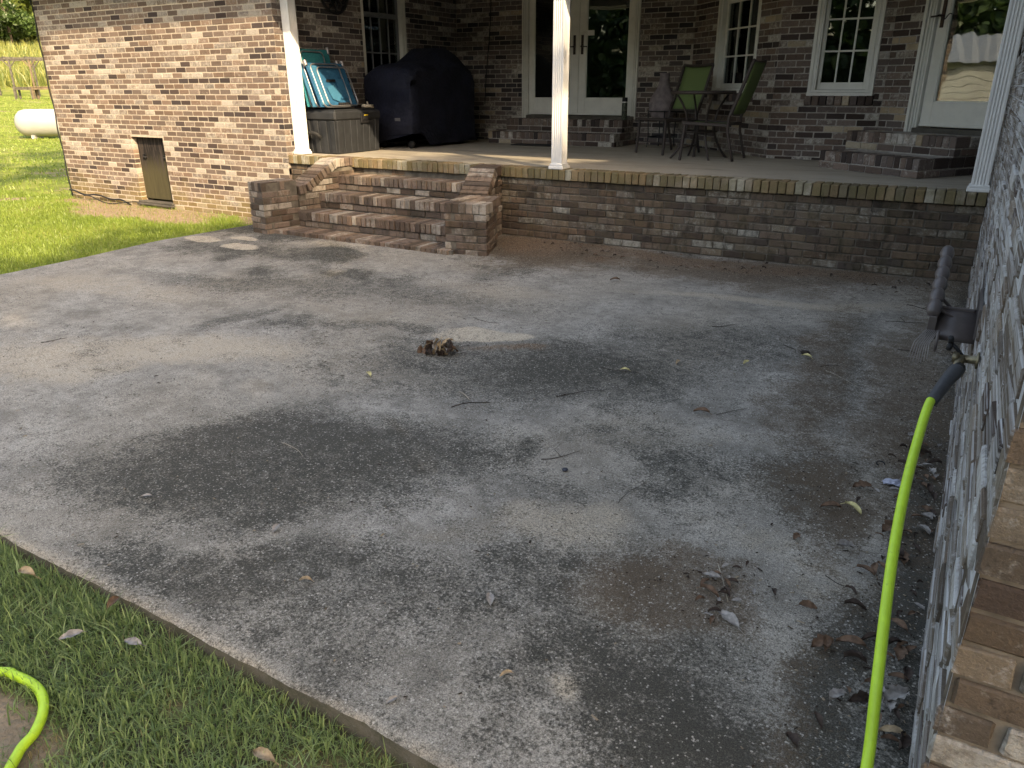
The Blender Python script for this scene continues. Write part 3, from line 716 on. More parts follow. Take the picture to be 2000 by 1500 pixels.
# crawl space door in the wing
T = T_of(W_A, W_B, CRAWL[0], CRAWL[2]); W = CRAWL[1]-CRAWL[0]; H = CRAWL[3]-CRAWL[2]
def crawl_mat():
    g = G('peeling_door_board'); p = g.pos(); st = g.noise(g.scale(p, (14, 14, 1.0)), 2.5, 6, .65)
    z = g.n('ShaderNodeSeparateXYZ'); g.put(z.inputs[0], p)
    up = g.ramp(g.math('ADD', z.outputs[2], g.math('MULTIPLY', g.math('SUBTRACT', st, .5), .9)), .30, .62)
    c = g.mix(up, g.mix(st, (.035, .032, .017), (.10, .085, .045)), g.mix(g.ramp(st, .45, .6), (.014, .012, .012), (.055, .044, .038)))
    g.bsdf(c, .9, g.bump(st, .6, .01), .2); return g.m
m = MB(); m.box(.0, W, .085, .115, .05, H+.01); cdoor = m.build('crawl_door', crawl_mat(), house); cdoor['label'] = 'rotting plywood crawl space door with flaking paint'; cdoor.matrix_basis = T
for x, z in ((.13, H*.70), (.60, H*.70)):
    m = MB(); m.bar((x, .072, z), (x+.055, .068, z-.012), .03, .02, .006); m.lathe([(0, -.012), (.016, -.012), (.016, .0), (.012, .012), (0, .014)], (x, .068, z), 12, 1)
    m.bar((x-.03, .075, z+.03), (x+.05, .075, z+.034), .012, .010); m.build('latch', MAT['iron'], cdoor)
m = MB(); m.box(-.045, W+.045, -.06, .08, -.03, .0, .006); m.box(-.03, W+.03, -.04, .08, .002, .028, .005); m.build('sill_board', MAT['greywood'], cdoor)

# roof, ceiling and gutter (above the frame, they shade the walls)
def slab(name, quad, th, mat, label=None):
    q = np.array(quad, float); n = np.cross(q[1]-q[0], q[2]-q[0]); n /= np.linalg.norm(n); n = n if n[2] > 0 else -n
    V = np.concatenate([q-n*th, q]); F = [[0, 1, 2, 3], [4, 7, 6, 5]]+[[i, i+4, (i+1) % 4+4, (i+1) % 4] for i in range(4)]
    m = MB(); m.add(V, F); o = m.build(name, MAT[mat], house)
    if label: o['label'] = label
    return o
slab('roof', [(-13.0, -.42, 3.05), (0, -.42, 3.05), (0, 4.6, 5.6), (-13.0, 4.6, 5.6)], .1, 'roof', 'shingled roof over wing and porch')
slab('roof', [(-13.0, 9.6, 3.05), (8.5, 9.6, 3.05), (8.5, 4.6, 5.6), (-13.0, 4.6, 5.6)], .1, 'roof')
slab('roof', [(-.42, -6.2, 3.05), (-.42, 4, 3.05), (4.2, 4, 5.4), (4.2, -6.2, 5.4)], .1, 'roof')
slab('roof', [(8.8, -6.2, 3.05), (8.8, 6, 3.05), (4.2, 6, 5.4), (4.2, -6.2, 5.4)], .1, 'roof')
MB().box(-12.7, -.001, -.40, 4.2, 3.16, 3.20).build('porch_ceiling', MAT['soffit'], house)
MB().box(-7.55, -.02, .0, .20, 2.93, 3.155).build('porch_beam', MAT['white'], house)
MB().box(-.40, 3, -6.1, -.45, 3.16, 3.20).build('soffit', MAT['soffit'], house)
for nm, bx in (('gutter', (-12.9, -.45, -.54, -.43, 2.94, 3.05)), ('gutter', (-.54, -.43, -6.2, -.56, 2.94, 3.05))): MB().box(*bx, .02).build(nm, MAT['white'], house)
# unseen outer shell that closes the rooms
MB().box(-12.52, -12.40, .18, 9.3, -.3, 3.15).build('outer_wall', MAT['mortar'], house)
MB().box(-12.4, 8.4, 9.2, 9.3, -.3, 3.15).build('outer_wall', MAT['mortar'], house)
MB().box(8.3, 8.4, -5.6, 9.2, -.3, 3.15).build('outer_wall', MAT['mortar'], house)
MB().box(3.0, 8.3, -5.8, -5.62, -.3, 3.15).build('outer_wall', MAT['mortar'], house)
m = MB(); m.prism([(.0, -.0), (4.2, 2.3), (8.4, 0)], 0, .1)
g_ = m.build('gable', MAT['soffit'], house); g_.matrix_basis = Matrix(((1, 0, 0, 0.0), (0, 0, 1, -5.85), (0, 1, 0, 3.10), (0, 0, 0, 1)))
g_ = MB().prism([(-.4, -.0), (5.02, 2.5), (9.6, 0)], 0, .1).build('gable', MAT['soffit'], house); g_.matrix_basis = Matrix(((0, 0, 1, -12.5), (1, 0, 0, 0), (0, 1, 0, 3.05), (0, 0, 0, 1)))
# cable along the foot of the wing, black tube drawn in for the corner board shadow line
t = np.linspace(0, 1, 40)
MB().tube(np.stack([-12.52+1.6*t, -.085-.03*np.sin(t*7)-.02*t, .0-.10*t+.015*np.sin(t*17)+.0*t], 1), .013, 6).build('cable', MAT['rubber'], house)
MB().tube(np.stack([-12.1+1.5*t, -.12-.10*np.sin(t*4), -.06-.05*t+.03*np.sin(t*9)], 1), .008, 6).build('cable', MAT['rubber'], house)
MB().tube(np.stack([-12.555+0*t, -.045-.01*np.sin(t*30), 3.0-3.1*t], 1), .012, 6).build('cable', MAT['rubber'], house)
MB().tube(np.stack([-6.93+.02*np.sin(t*5)-.13*t, 3.765+0*t, 3.1-1.85*t], 1), .007, 6).build('cable', MAT['rubber'], house)
# iron medallion on the side wall
c = empty('wall_medallion', (-7.57, 1.01, 2.64)); tag(c, 'round black iron wall medallion above the folded beach chairs', 'wall ornament')
m = MB(); m.lathe([(.235, -.012), (.265, -.012), (.265, .012), (.235, .012), (.235, -.012)], (0, 0, 0), 40, 0); m.build('rim', MAT['iron'], c)
m = MB()
for k in range(12):
    a = k*math.pi/6; m.tube([(0, .07*math.cos(a), .07*math.sin(a)), (.01, .16*math.cos(a+.25), .16*math.sin(a+.25)), (0, .24*math.cos(a), .24*math.sin(a))], [.012, .02, .008], 6)
    m.lathe([(0, -.01), (.022, 0), (0, .01)], (.008, .19*math.cos(a), .19*math.sin(a)), 8, 0)
m.build('scrollwork', MAT['iron'], c)
MB().lathe([(0, -.008), (.085, -.008), (.085, .008), (.03, .022), (0, .022)], (0, 0, 0), 24, 0).build('boss', MAT['iron'], c)

# ------------------------------------------------------------------ porch
porch = empty('brick_porch'); tag(porch, 'raised brick porch with mossy rowlock edge and concrete floor', 'porch')
core = wall_core('skirt_wall', (-7.6, 0), (0, 0), -.06, .612, MAT['mortar_dark'], porch)
B = Bricks(core, MAT['brick_porch'], 'porch', 21)
B.face((-7.6, 0), (0, 0), .612-10*ZC, .612, smax=.95, jit=.003); B.face((-7.6, 0), (0, 0), .612-10*ZC, .612, smin=3.12, jit=.003)
B.face((-7.6, 0), (0, 0), .612-1*ZC, .612, smin=1.0, smax=2.9, proud=-.01); B.done()
cop = MB().box(-7.6, -.002, .012, .19, .60, FLOOR-.012, .004).build('coping', MAT['mortar_dark'], porch); cop['label'] = 'mossy rowlock brick edge of the porch floor'
B = Bricks(cop, MAT['brick_coping'], 'cope', 22); B.row((-7.595, -.032), (-.004, -.032), .720, .104, .20, .064, .0085, jit=.0025); B.done()
def floor_mat():
    g = G('porch_concrete'); p = g.pos(); n = g.noise(p, 2.2, 7, .65); n2 = g.noise(p, 90, 4, .6)
    c = g.mix(n, (.27, .235, .185), (.44, .40, .33)); c = g.mix(g.ramp(g.noise(g.scale(p, (.5, 2, 1)), 2.4, 6, .65), .5, .68, 0, .55), c, (.15, .13, .105))
    c = g.mix(1.0, c, g.mix(n2, (.8, .8, .8), (1.15, 1.15, 1.15)), 'MULTIPLY'); g.bsdf(c, .85, g.bump(n2, .3, .003), .25); return g.m
m = MB(); m.prism([(-7.6, .172), (0, .172), (0, 1.6), (-1.05, 2.42), (-2.2, 2.42), (-3.7, 3.85), (-7.6, 3.85)], .55, FLOOR); m.build('floor', floor_mat(), porch)

# ------------------------------------------------------------------ front steps
steps = empty('brick_steps'); tag(steps, 'flared brick steps with two end piers leading up to the porch', 'steps')
TR = [((-6.60, -.26), (-4.74, -.26), .547), ((-6.64, -.57), (-4.62, -.57), .376), ((-6.70, -.89), (-4.50, -.89), .206), ((-6.76, -1.21), (-4.40, -1.21), .045)]
for k, (l, r, z) in enumerate(TR):
    l2, r2, _ = ((-6.56, 0), (-4.72, 0), 0) if k == 0 else TR[k-1]
    m = MB(); m.prism([(l[0]-.1, l[1]+.028), (r[0]+.1, r[1]+.028), (r2[0]+.1, r2[1]+.03), (l2[0]-.1, l2[1]+.03)], -.06, z-.010)
    t_ = m.build('step', MAT['mortar_dark'], steps)
    B = Bricks(t_, MAT['brick_step'], 'step', 30+k); h = .095 if k < 3 else .075
    B.row((l[0]-.06, l[1]), (r[0]+.06, r[1]), z, h, .30, .056, .0095, jit=.0035)
    if k < 3: B.face((l[0]-.06, l[1]), (r[0]+.06, r[1]), z-h-.008-ZC, z-h-.008, proud=-.016, jit=.003)
    B.done()
def pier(fl, fr, bl, br, n, label, seed):
    z0 = -.02; zt = z0+n*ZC
    ctr = np.mean([fl, fr, bl, br], axis=0); sh = lambda p: tuple(np.array(p)+(ctr-p)/np.linalg.norm(ctr-p)*.012)
    o = MB().prism([sh(fl), sh(fr), sh(br), sh(bl)], -.05, zt+.085).build('pier', MAT['mortar_dark'], steps); o['label'] = label
    B = Bricks(o, MAT['brick_step'], 'step', seed)
    B.face(fl, fr, z0, zt, inset0=.1, inset1=.1, jit=.003); B.face(fr, br, z0, zt, inset0=.1, inset1=.1, jit=.003); B.face(bl, fl, z0, zt, inset0=.1, inset1=.1, jit=.003)
    # rowlock cap laid front to back
    fl, fr, bl, br = (np.array(p, float) for p in (fl, fr, bl, br)); W = np.linalg.norm(fr-fl); m_ = max(3, int(round(W/.068))); depth = np.linalg.norm(bl-fl); nd = max(1, int(round(depth/.21)))
    for i in range(m_):
        for j in range(nd):
            u0, u1, v0 = i/m_, (i+1)/m_, j/nd; uc = (u0+u1)/2
            a = fl+(fr-fl)*uc; b = bl+(br-bl)*uc; p = a+(b-a)*v0; d = (fr-fl)/W; e = (b-a)/np.linalg.norm(b-a)
            B.put([p[0]-d[0]*0, p[1], zt+.0495], [*d, 0], [*e, 0], [0, 0, 1.], W/m_-.0085, depth/nd-.009, .093, .002)
    B.done(); return zt+.096
PLq = dict(fl=(-6.96, -1.27), fr=(-6.70, -1.31), bl=(-6.88, -.82), br=(-6.62, -.86))
PRq = dict(fl=(-4.40, -1.15), fr=(-3.98, -1.07), bl=(-4.62, -.57), br=(-4.22, -.48))
zl = pier(PLq['fl'], PLq['fr'], PLq['bl'], PLq['br'], 7, 'left pier with a sunlit inner face', 41)
zr = pier(PRq['fl'], PRq['fr'], PRq['bl'], PRq['br'], 6, 'dark stained right pier', 42)
def flank(i0, i1, o0, o1, prof, label, seed, outer):
    """sloping cheek wall from the pier (0) up to the porch (1); prof gives the top along it"""
    i0, i1, o0, o1 = (np.array(p, float) for p in (i0, i1, o0, o1)); L = np.linalg.norm(i1-i0)
    top = lambda s: np.interp(s/L, [p[0] for p in prof], [p[1] for p in prof])
    V = []; k = len(prof)
    for u, z in prof:
        a = i0+(i1-i0)*u; b = o0+(o1-o0)*u; e = (b-a)/np.linalg.norm(b-a)*.012
        V += [(*(a+e), -.05), (*(a+e), z-.105), (*(b-e), z-.105), (*(b-e), -.05)]
    F = []
    for q in range(k-1):
        for r_ in range(3): F.append([4*q+r_, 4*q+r_+1, 4*q+4+r_+1, 4*q+4+r_])
    F += [[0, 3, 2, 1], [4*k-4, 4*k-3, 4*k-2, 4*k-1]]
    m = MB(); m.add(V, F); o = m.build('cheek_wall', MAT['mortar_dark'], steps); o['label'] = label
    B = Bricks(o, MAT['brick_step'], 'step', seed)
    if not outer: B.face(i0, i1, -.02, .70, top=lambda s: top(s)-.10, jit=.003)
    else: B.face(o0, o1, -.02, .70, top=lambda s: top(s)-.10, jit=.003)
    # rowlocks following the slope
    for (u0, z0), (u1, z1) in zip(prof, prof[1:]):
        a0 = i0+(i1-i0)*u0; a1 = i0+(i1-i0)*u1; b0 = o0+(o1-o0)*u0; b1 = o0+(o1-o0)*u1
        A = np.array([*a0, z0]); A1 = np.array([*a1, z1]); Bp = np.array([*b0, z0]); B1 = np.array([*b1, z1])
        Ls = np.linalg.norm(A1-A); m_ = max(1, int(round(Ls/.068)))
        for q in range(m_):
            t_ = (q+.5)/m_; P = A+(A1-A)*t_; Q = Bp+(B1-Bp)*t_; ey = (Q-P)/np.linalg.norm(Q-P); ex = (A1-A)/Ls; ex = ex-ey*(ex @ ey); ex /= np.linalg.norm(ex); ez = np.cross(ex, ey)
            if ez[2] < 0: ez = -ez
            B.put(P-ez*.048-ey*.012, ex, ey, ez, Ls/m_-.008, np.linalg.norm(Q-P)+.02, .096, .002)
    B.done()
flank((-6.62, -.85), (-6.54, .0), (-6.86, -.83), (-6.76, .0), [(0, .475), (.12, .49), (.66, .73), (1.0, .735)], 'sloping left cheek wall of the steps', 43, False)
flank((-4.62, -.56), (-4.72, .0), (-4.34, -.50), (-4.46, .0), [(0, .50), (.10, .52), (.52, .72), (1.0, .735)], 'sloping right cheek wall of the steps', 44, True)

# ------------------------------------------------------------------ stoops in front of the doors
def stoop(name_label, P0, d, tiers, seed):
    d = np.array(d, float); n = np.array([d[1], -d[0]]); P0 = np.array(P0, float)
    t = empty('brick_stoop', (0, 0, 0)); tag(t, name_label, 'doorstep', 'brick doorsteps on the porch')
    z = FLOOR
    for k, (s0, s1, dep) in enumerate(tiers):
        h = .172; a, b = P0+d*s0+n*dep, P0+d*s1+n*dep; c, e = P0+d*s1, P0+d*s0
        q = lambda p, x, y: tuple(p+d*x+n*y)
        o = MB().prism([q(a, .01, -.01), q(b, -.01, -.01), q(c, -.01, .005), q(e, .01, .005)], z-.02, z+h-.008).build('tier', MAT['mortar'], t)
        B = Bricks(o, MAT['brick'], 'bay', seed+k)
        ins = .1
        B.face(a, b, z, z+ZC, jit=.002, Lm=.203); B.row(a, b, z+h, .098, .19, .0615, .009, jit=.002)
        B.face(b+d*0-n*.10, c, z, z+ZC, D=.06); B.face(e, a-n*.10, z, z+ZC, D=.06)
        B.face(b-n*.20, c, z+.073, z+.073+.095, course=.0995, D=.06); B.face(e, a-n*.20, z+.073, z+.073+.095, course=.0995, D=.06)
        B.done(); z += h
    return t
stoop('low brick doorstep below the french doors', BK0, (1, 0), [(1.06, 3.12, .78), (1.16, 3.08, .42)], 51)
dC = np.array(BD)-np.array(BC); dC /= np.linalg.norm(dC)
stoop('angled brick doorstep below the single glazed door', BC, dC, [(.18, 1.36, .95), (.06, 1.34, .50)], 55)

# ------------------------------------------------------------------ porch posts
def post(loc, label, wdt=.122, h=2.30):
    p = empty('porch_post', (loc[0], loc[1], FLOOR)); tag(p, label, 'post', 'white porch posts')
    hw = wdt/2; nf = 4; fw = wdt*.72/nf; prof = []
    for side in range(4):
        pts = [(-hw+.004, -hw)]
        for k in range(nf):
            x0 = -wdt*.36+k*fw; pts += [(x0+.002, -hw), (x0+fw*.35, -hw+.007), (x0+fw*.65, -hw+.007), (x0+fw-.002, -hw)]
        pts += [(hw-.004, -hw)]
        c, s_ = [(1, 0), (0, 1), (-1, 0), (0, -1)][side]
        prof += [(x*c-y*s_, x*s_+y*c) for x, y in pts]
    MB().prism(prof, .045, h).build('shaft', MAT['white'], p)
    m = MB(); m.box(-hw-.022, hw+.022, -hw-.022, hw+.022, .0005, .034, .006); m.box(-hw-.012, hw+.012, -hw-.012, hw+.012, .034, .056, .008); m.build('base', MAT['white'], p)
    return p
post((-7.53, .155), 'white fluted porch post against the sunlit wing', .128, 2.24)
post((-3.80, .045), 'white fluted porch post standing free in front of the french doors')
post((-.075, .060), 'white fluted porch post against the grey streaked wall')

# ------------------------------------------------------------------ things on the porch
# storage trunk
TX0, TX1, TY0, TY1 = -7.585, -7.05, .285, 1.13
t = empty('storage_trunk', ((TX0+TX1)/2, (TY0+TY1)/2, FLOOR)); tag(t, 'black ribbed plastic storage trunk beside the left porch post', 'storage box')
hx, hy = (TX1-TX0)/2, (TY1-TY0)/2
m = MB(); tp = .96
V = []
for z, k in ((.0, .93), (.42, .985)):
    V += [(-hx*k, -hy*k, z), (hx*k, -hy*k, z), (hx*k, hy*k, z), (-hx*k, hy*k, z)]
m.add(V, [[0, 1, 5, 4], [1, 2, 6, 5], [2, 3, 7, 6], [3, 0, 4, 7], [3, 2, 1, 0], [4, 5, 6, 7]]); body = m.build('body', MAT['trunk'], t)
for k in range(7):
    y = -hy*.86+k*hy*1.72/6
    MB().bar((hx*.945, y*.95, .01), (hx*.995, y, .40), .075, .020, .006, up=(1, 0, 0)).build('rib', MAT['trunk'], body)
for k in range(4):
    x = -hx*.8+k*hx*1.6/3
    MB().bar((x*.95, -hy*.945, .01), (x, -hy*.995, .40), .08, .020, .006, up=(0, 1, 0)).build('rib', MAT['trunk'], body)
m = MB(); m.box(-hx-.015, hx+.015, -hy-.015, hy+.015, .40, .515, .022); m.box(-hx+.03, hx-.03, -hy+.03, hy-.03, .512, .53, .012); m.build('lid', MAT['trunk'], t)
m = MB(); m.box(hx+.01, hx+.032, .03, .19, .36, .475, .006); m.box(hx+.032, hx+.042, .06, .16, .40, .46, .004); lt = m.build('latch', MAT['iron'], t)
MB().box(hx+.0425, hx+.044, .07, .15, .45, .462).build('latch_mark', simple('yellow_mark', (.45, .33, .03), .5), lt)
a = np.linspace(0, math.pi, 14)
MB().tube(np.stack([-hx*.3+.09*np.cos(a), -hy-.02-.05*np.sin(a), .20+.06*np.sin(a)], 1), .022, 8).build('side_handle', MAT['rubber'], t)

# folded beach chairs
def folding_chair(loc, rot, wdt, hgt, fab, label, th=.05, detail=True):
    c = empty('folding_chair', loc); c.rotation_euler = rot; tag(c, label, 'folding chair', 'folded beach chairs on the trunk')
    m = MB(); m.box(-th*.25, th*.25, -wdt/2+.02, wdt/2-.02, .03, hgt-.02, .010); seat = m.build('fabric', MAT[fab], c)
    def loop(x, y0, y1, z0, z1, r):
        k = .06; a = np.linspace(0, math.pi/2, 6); pts = []
        for cx, cz, q in ((y1-k, z1-k, 0), (y0+k, z1-k, 1), (y0+k, z0+k, 2), (y1-k, z0+k, 3)):
            for u in a+q*math.pi/2: pts.append((x, cx+k*math.cos(u), cz+k*math.sin(u)))
        pts.append(pts[0]); return MB().tube(pts, r, 8)
    loop(th*.5, -wdt/2+.06, wdt/2-.14, .02, hgt*.93, .009).build('frame_tube', MAT['alu'], c)
    if detail:
        loop(th*.75, -wdt/2+.14, wdt/2-.02, .03, hgt*.86, .009).build('frame_tube', MAT['alu'], c)
        m = MB(); m.box(th*.3, th*.55, -wdt/2+.03, -wdt/2+.18, .05, hgt-.06, .012); m.build('pillow', MAT['paleblue'], c)
        m = MB(); m.box(th*.3, th*.6, .06, .24, .12, hgt*.62, .012); m.build('back_panel', MAT['blue'], c)
        V = [(th*.62, -.13, hgt*.45), (th*.66, .02, hgt*.50), (th*.66, .10, hgt*.30), (th*.62, .0, hgt*.14), (th*.60, -.10, hgt*.20)]
        m = MB(); m.add(V+[(x-.008, y, z) for x, y, z in V], [[4, 3, 2, 1, 0], [5, 6, 7, 8, 9]]+[[i, (i+1) % 5, 5+(i+1) % 5, 5+i] for i in range(5)]); m.build('pocket', MAT['paleblue'], c)
        m = MB(); m.box(th*.55, th*.62, -.10, .06, hgt*.56, hgt*.61, .003); m.build('slot', MAT['iron'], c)
        m = MB()
        for k in range(6): m.lathe([(0, -.012), (.014, -.012), (.014, .012), (0, .012)], (th*.75, -.02+k*.035, .055), 10, 1)
        m.build('ratchet', MAT['iron'], c)
    m = MB()
    for y in (-wdt/2, wdt/2-.05): m.box(-th*.4, th*.6, y, y+.035, hgt*.90, hgt*1.02, .010)
    m.build('arm_rest', MAT['alu'], c)
    return c
lz = FLOOR+.532
folding_chair((-7.20, .56, lz), (0, R(-22), R(0)), .70, .60, 'blue', 'bright blue folded beach chair with silver tube frame, front of the stack')
folding_chair((-7.31, .55, lz), (0, R(-20), R(0)), .72, .60, 'paleblue', 'pale blue folded beach chair in the middle of the stack', .05, False)
folding_chair((-7.42, .50, lz), (0, R(-10), R(0)), .60, .73, 'teal', 'teal mesh folded beach chair against the wall, tallest of the stack', .04, False)
# bundle of rope on the lid
m = MB(); rr = np.random.default_rng(5)
a = np.linspace(0, 6*math.pi, 80); m.tube(np.stack([.055*np.cos(a)*(1+.2*np.sin(a*.7)), .085*np.sin(a), .012+.005*a/3+.006*np.sin(a*3)], 1), .008, 6)
for k in range(3):
    b = np.linspace(0, 1, 10); m.tube(np.stack([.03*np.sin(b*3+k), -.05+.03*k+.03*b, .01+.10*b*(1-.3*b)], 1), .007, 6)
o = m.build('rope_bundle', MAT['rope'], loc=(-7.13, 1.0, lz)); tag(o, 'small tangle of tan rope on the trunk lid', 'rope')

# covered grill
def grill():
    ys = [1.42, 1.45, 1.60, 1.80, 2.0, 2.15, 2.30, 2.55, 2.72, 2.85, 2.95, 2.98]
    zt = [.80, 1.00, 1.08, 1.10, 1.12, 1.22, 1.30, 1.30, 1.24, 1.08, .98, .80]
    n = 48; V = []; rr = np.random.default_rng(9)
    x0, x1 = -7.56, -6.74; cx, hx_ = (x0+x1)/2, (x1-x0)/2
    for j, (y, z) in enumerate(zip(ys, zt)):
        ins = .10 if j in (0, len(ys)-1) else 0
        for k in range(n):
            u = k/(n-1); s_ = u*(2*z+2*hx_); 
            if s_ < z: p = [-hx_, s_]
            elif s_ < z+2*hx_: p = [-hx_+(s_-z), z]
            else: p = [hx_, z-(s_-z-2*hx_)]
            hood = .0 if z < 1.15 else 1
            ax = abs(p[0])/hx_; zz = p[1]-(.10+.12*hood)*max(0, ax-.45)**1.6*2.2 if p[1] > z*.98 else min(p[1], z-.13-.12*hood)
            fold = .022*math.sin(s_*9+y*3)+.014*math.sin(s_*21+j*1.3)
            low = max(0, 1-zz/.5)
            hem = .04+.16*max(0, (p[0]/hx_))*(1 if y < 1.7 else 0)
            zz = max(zz, hem)
            xx = cx+(p[0]*(1-ins))+np.sign(p[0])*fold*(.4+low)*(abs(p[0]) > hx_*.9)
            V.append((xx, y+(fold*.5 if j in (0, 1) else 0), FLOOR+zz))
    m_ = len(ys); F = [[j*n+k, (j+1)*n+k, (j+1)*n+k+1, j*n+k+1] for j in range(m_-1) for k in range(n-1)]
    F += [list(range(n))[::1], list(range((m_-1)*n, m_*n))[::-1]]
    m = MB(); m.add(V, F, True)
    g_ = empty('covered_grill', (0, 0, 0)); tag(g_, 'large grill under a dark navy fabric cover in the porch corner', 'grill')
    cv = m.build('cover', MAT['cover'], g_)
    b = MB(); 
    for x, y in ((-7.4, 1.6), (-6.9, 1.6), (-7.4, 2.8), (-6.9, 2.8)): b.lathe([(0, -.03), (.05, -.03), (.05, .03), (0, .03)], (x, y, FLOOR+.05), 14, 1)
    b.build('caster', MAT['rubber'], g_)
    MB().box(-7.02, -6.93, 1.405, 1.412, FLOOR+.36, FLOOR+.40, .002).build('buckle', MAT['alu'], cv)
    return g_
grill()

# doormat, thermos
o = MB().box(-5.98, -5.28, 2.72, 3.02, FLOOR+.0015, FLOOR+.014, .004).build('doormat', MAT['rubber']); tag(o, 'thin dark doormat on the floor in front of the french doors', 'doormat')
t = empty('flask', (-4.56, 3.50, FLOOR+.345)); tag(t, 'tall dark patterned flask standing at the end of the doorstep', 'flask')
MB().lathe([(0, 0), (.036, 0), (.038, .01), (.038, .22), (.034, .235), (0, .235)], n=18).build('body', simple('flask_print', (.06, .07, .05), .5, .9, 45), t)
MB().lathe([(.035, .225), (.037, .228), (.037, .245), (.035, .247)], n=18).build('band', MAT['white'], t)
MB().lathe([(.036, .240), (.038, .243), (.038, .29), (.034, .297), (0, .297)], n=18).build('lid', MAT['rubber'], t)

# clay chiminea on a wire stand
t = empty('clay_urn', (-3.95, 3.38, FLOOR)); t.scale = (1, 1, 1.12); tag(t, 'grey clay urn with a narrow neck in a thin wire stand', 'urn')
u = [(0.01, .30), (.09, .31), (.15, .36), (.185, .44), (.19, .50), (.175, .56), (.13, .63), (.085, .69), (.066, .76), (.064, .83), (.070, .85), (.058, .85), (.05, .75), (0, .70)]
MB().lathe(u, n=28).build('pot', MAT['clay'], t)
a = np.linspace(0, 2*math.pi, 30)
MB().tube(np.stack([.19*np.cos(a), .19*np.sin(a), .42+0*a], 1), .007, 6, False).build('ring', MAT['iron'], t); MB().tube(np.stack([.17*np.cos(a), .17*np.sin(a), .12+0*a], 1), .006, 6, False).build('ring', MAT['iron'], t)
for k in range(4):
    q = k*math.pi/2+.5; c_, s_ = math.cos(q), math.sin(q); MB().tube([(.195*c_, .195*s_, .43), (.175*c_, .175*s_, .12), (.19*c_, .19*s_, .0)], .0075, 6).build('leg', MAT['iron'], t)

# patio table and two sling chairs
t = empty('patio_table', (-2.95, 1.94, FLOOR)); tag(t, 'round brown metal patio table with bowed legs between two green chairs', 'table')
m = MB(); m.lathe([(0, .70), (.345, .70), (.362, .705), (.366, .718), (.362, .732), (.352, .736), (0, .734)], n=40); m.build('tabletop', MAT['brownmetal'], t)
for k in range(4):
    q = R(38)+k*math.pi/2; c_, s_ = math.cos(q), math.sin(q); zz = np.linspace(0, 1, 16); rad = .36-.62*zz*(1-zz)*1.35+.0*zz
    rad = .34*(1-zz)+.30*zz-.62*zz*(1-zz)
    MB().tube(np.stack([rad*c_, rad*s_, .69*zz], 1), .013, 8).build('leg', MAT['brownmetal'], t)
a = np.linspace(0, 2*math.pi, 26); MB().tube(np.stack([.19*np.cos(a), .19*np.sin(a), .30+0*a], 1), .010, 6, False).build('leg_ring', MAT['brownmetal'], t)
def sling_chair(loc, rz, label):
    c = empty('patio_chair', (*loc, FLOOR), rz); tag(c, label, 'chair', 'green sling patio chairs')   # faces local -Y
    hw = .25
    for s_ in (-1, 1):
        x = s_*hw
        MB().bar((x, -.26, .0), (x*.96, -.23, .40), .030, .030, .006).build('leg', MAT['brownmetal'], c)
        MB().tube([(x, .34, .012), (x, .30, .15), (x, .255, .32), (x, .255, .46), (x, .30, .60)], .0155, 8).build('leg', MAT['brownmetal'], c)
        MB().bar((x*.98, -.26, .405), (x*.98, .27, .385), .030, .036, .006).build('seat_rail', MAT['brownmetal'], c)
        MB().bar((x, .275, .50), (x, .46, 1.03), .030, .034, .008).build('back_rail', MAT['brownmetal'], c)
    MB().bar((-hw, -.255, .41), (hw, -.255, .41), .030, .03, .006).build('seat_rail', MAT['brownmetal'], c)
    MB().bar((-hw, .26, .40), (hw, .26, .40), .025, .03, .006).build('seat_rail', MAT['brownmetal'], c)
    MB().bar((-hw, -.235, .14), (hw, -.235, .14), .014, .014).build('stretcher', MAT['brownmetal'], c)
    def sheet(p0, p1, sag, n=8):
        V = []; p0, p1 = np.array(p0), np.array(p1)
        for i in range(n+1):
            u_ = i/n; p = p0+(p1-p0)*u_; nn = np.array([0, -(p1-p0)[2], (p1-p0)[1]]); nn = nn/np.linalg.norm(nn)
            for k in range(7):
                x = -hw+.012+(2*hw-.024)*k/6; d_ = -sag*math.sin(math.pi*u_)*.5-sag*math.sin(math.pi*k/6)*.5; V.append((x, *(p[1:]+nn[1:]*d_)))
        F = [[i*7+k, i*7+k+1, (i+1)*7+k+1, (i+1)*7+k] for i in range(n) for k in range(6)]; mm = MB(); mm.add(V, F, True); return mm
    o = sheet((0, -.25, .415), (0, .25, .40), .02).build('seat', MAT['sling'], c)
    o2 = sheet((0, .285, .50), (0, .465, 1.02), .025).build('backrest', MAT['sling'], c)
    for q in (o, o2):
        md = q.modifiers.new('thickness', 'SOLIDIFY'); md.thickness = .004
    top = np.linspace(-1, 1, 9)
    MB().tube(np.stack([hw*top, .462-.012*(1-top**2), 1.035-.016*(1-top**2)], 1), .017, 8).build('top_rail', MAT['brownmetal'], c)
    MB().bar((-hw, .283, .505), (hw, .283, .505), .02, .028, .006).build('back_rail', MAT['brownmetal'], c)
    return c
sling_chair((-3.54, 2.44), R(-28), 'green sling chair facing the camera, behind the patio table')
sling_chair((-2.78, 1.80), R(-90), 'green sling chair seen side on at the right of the patio table')

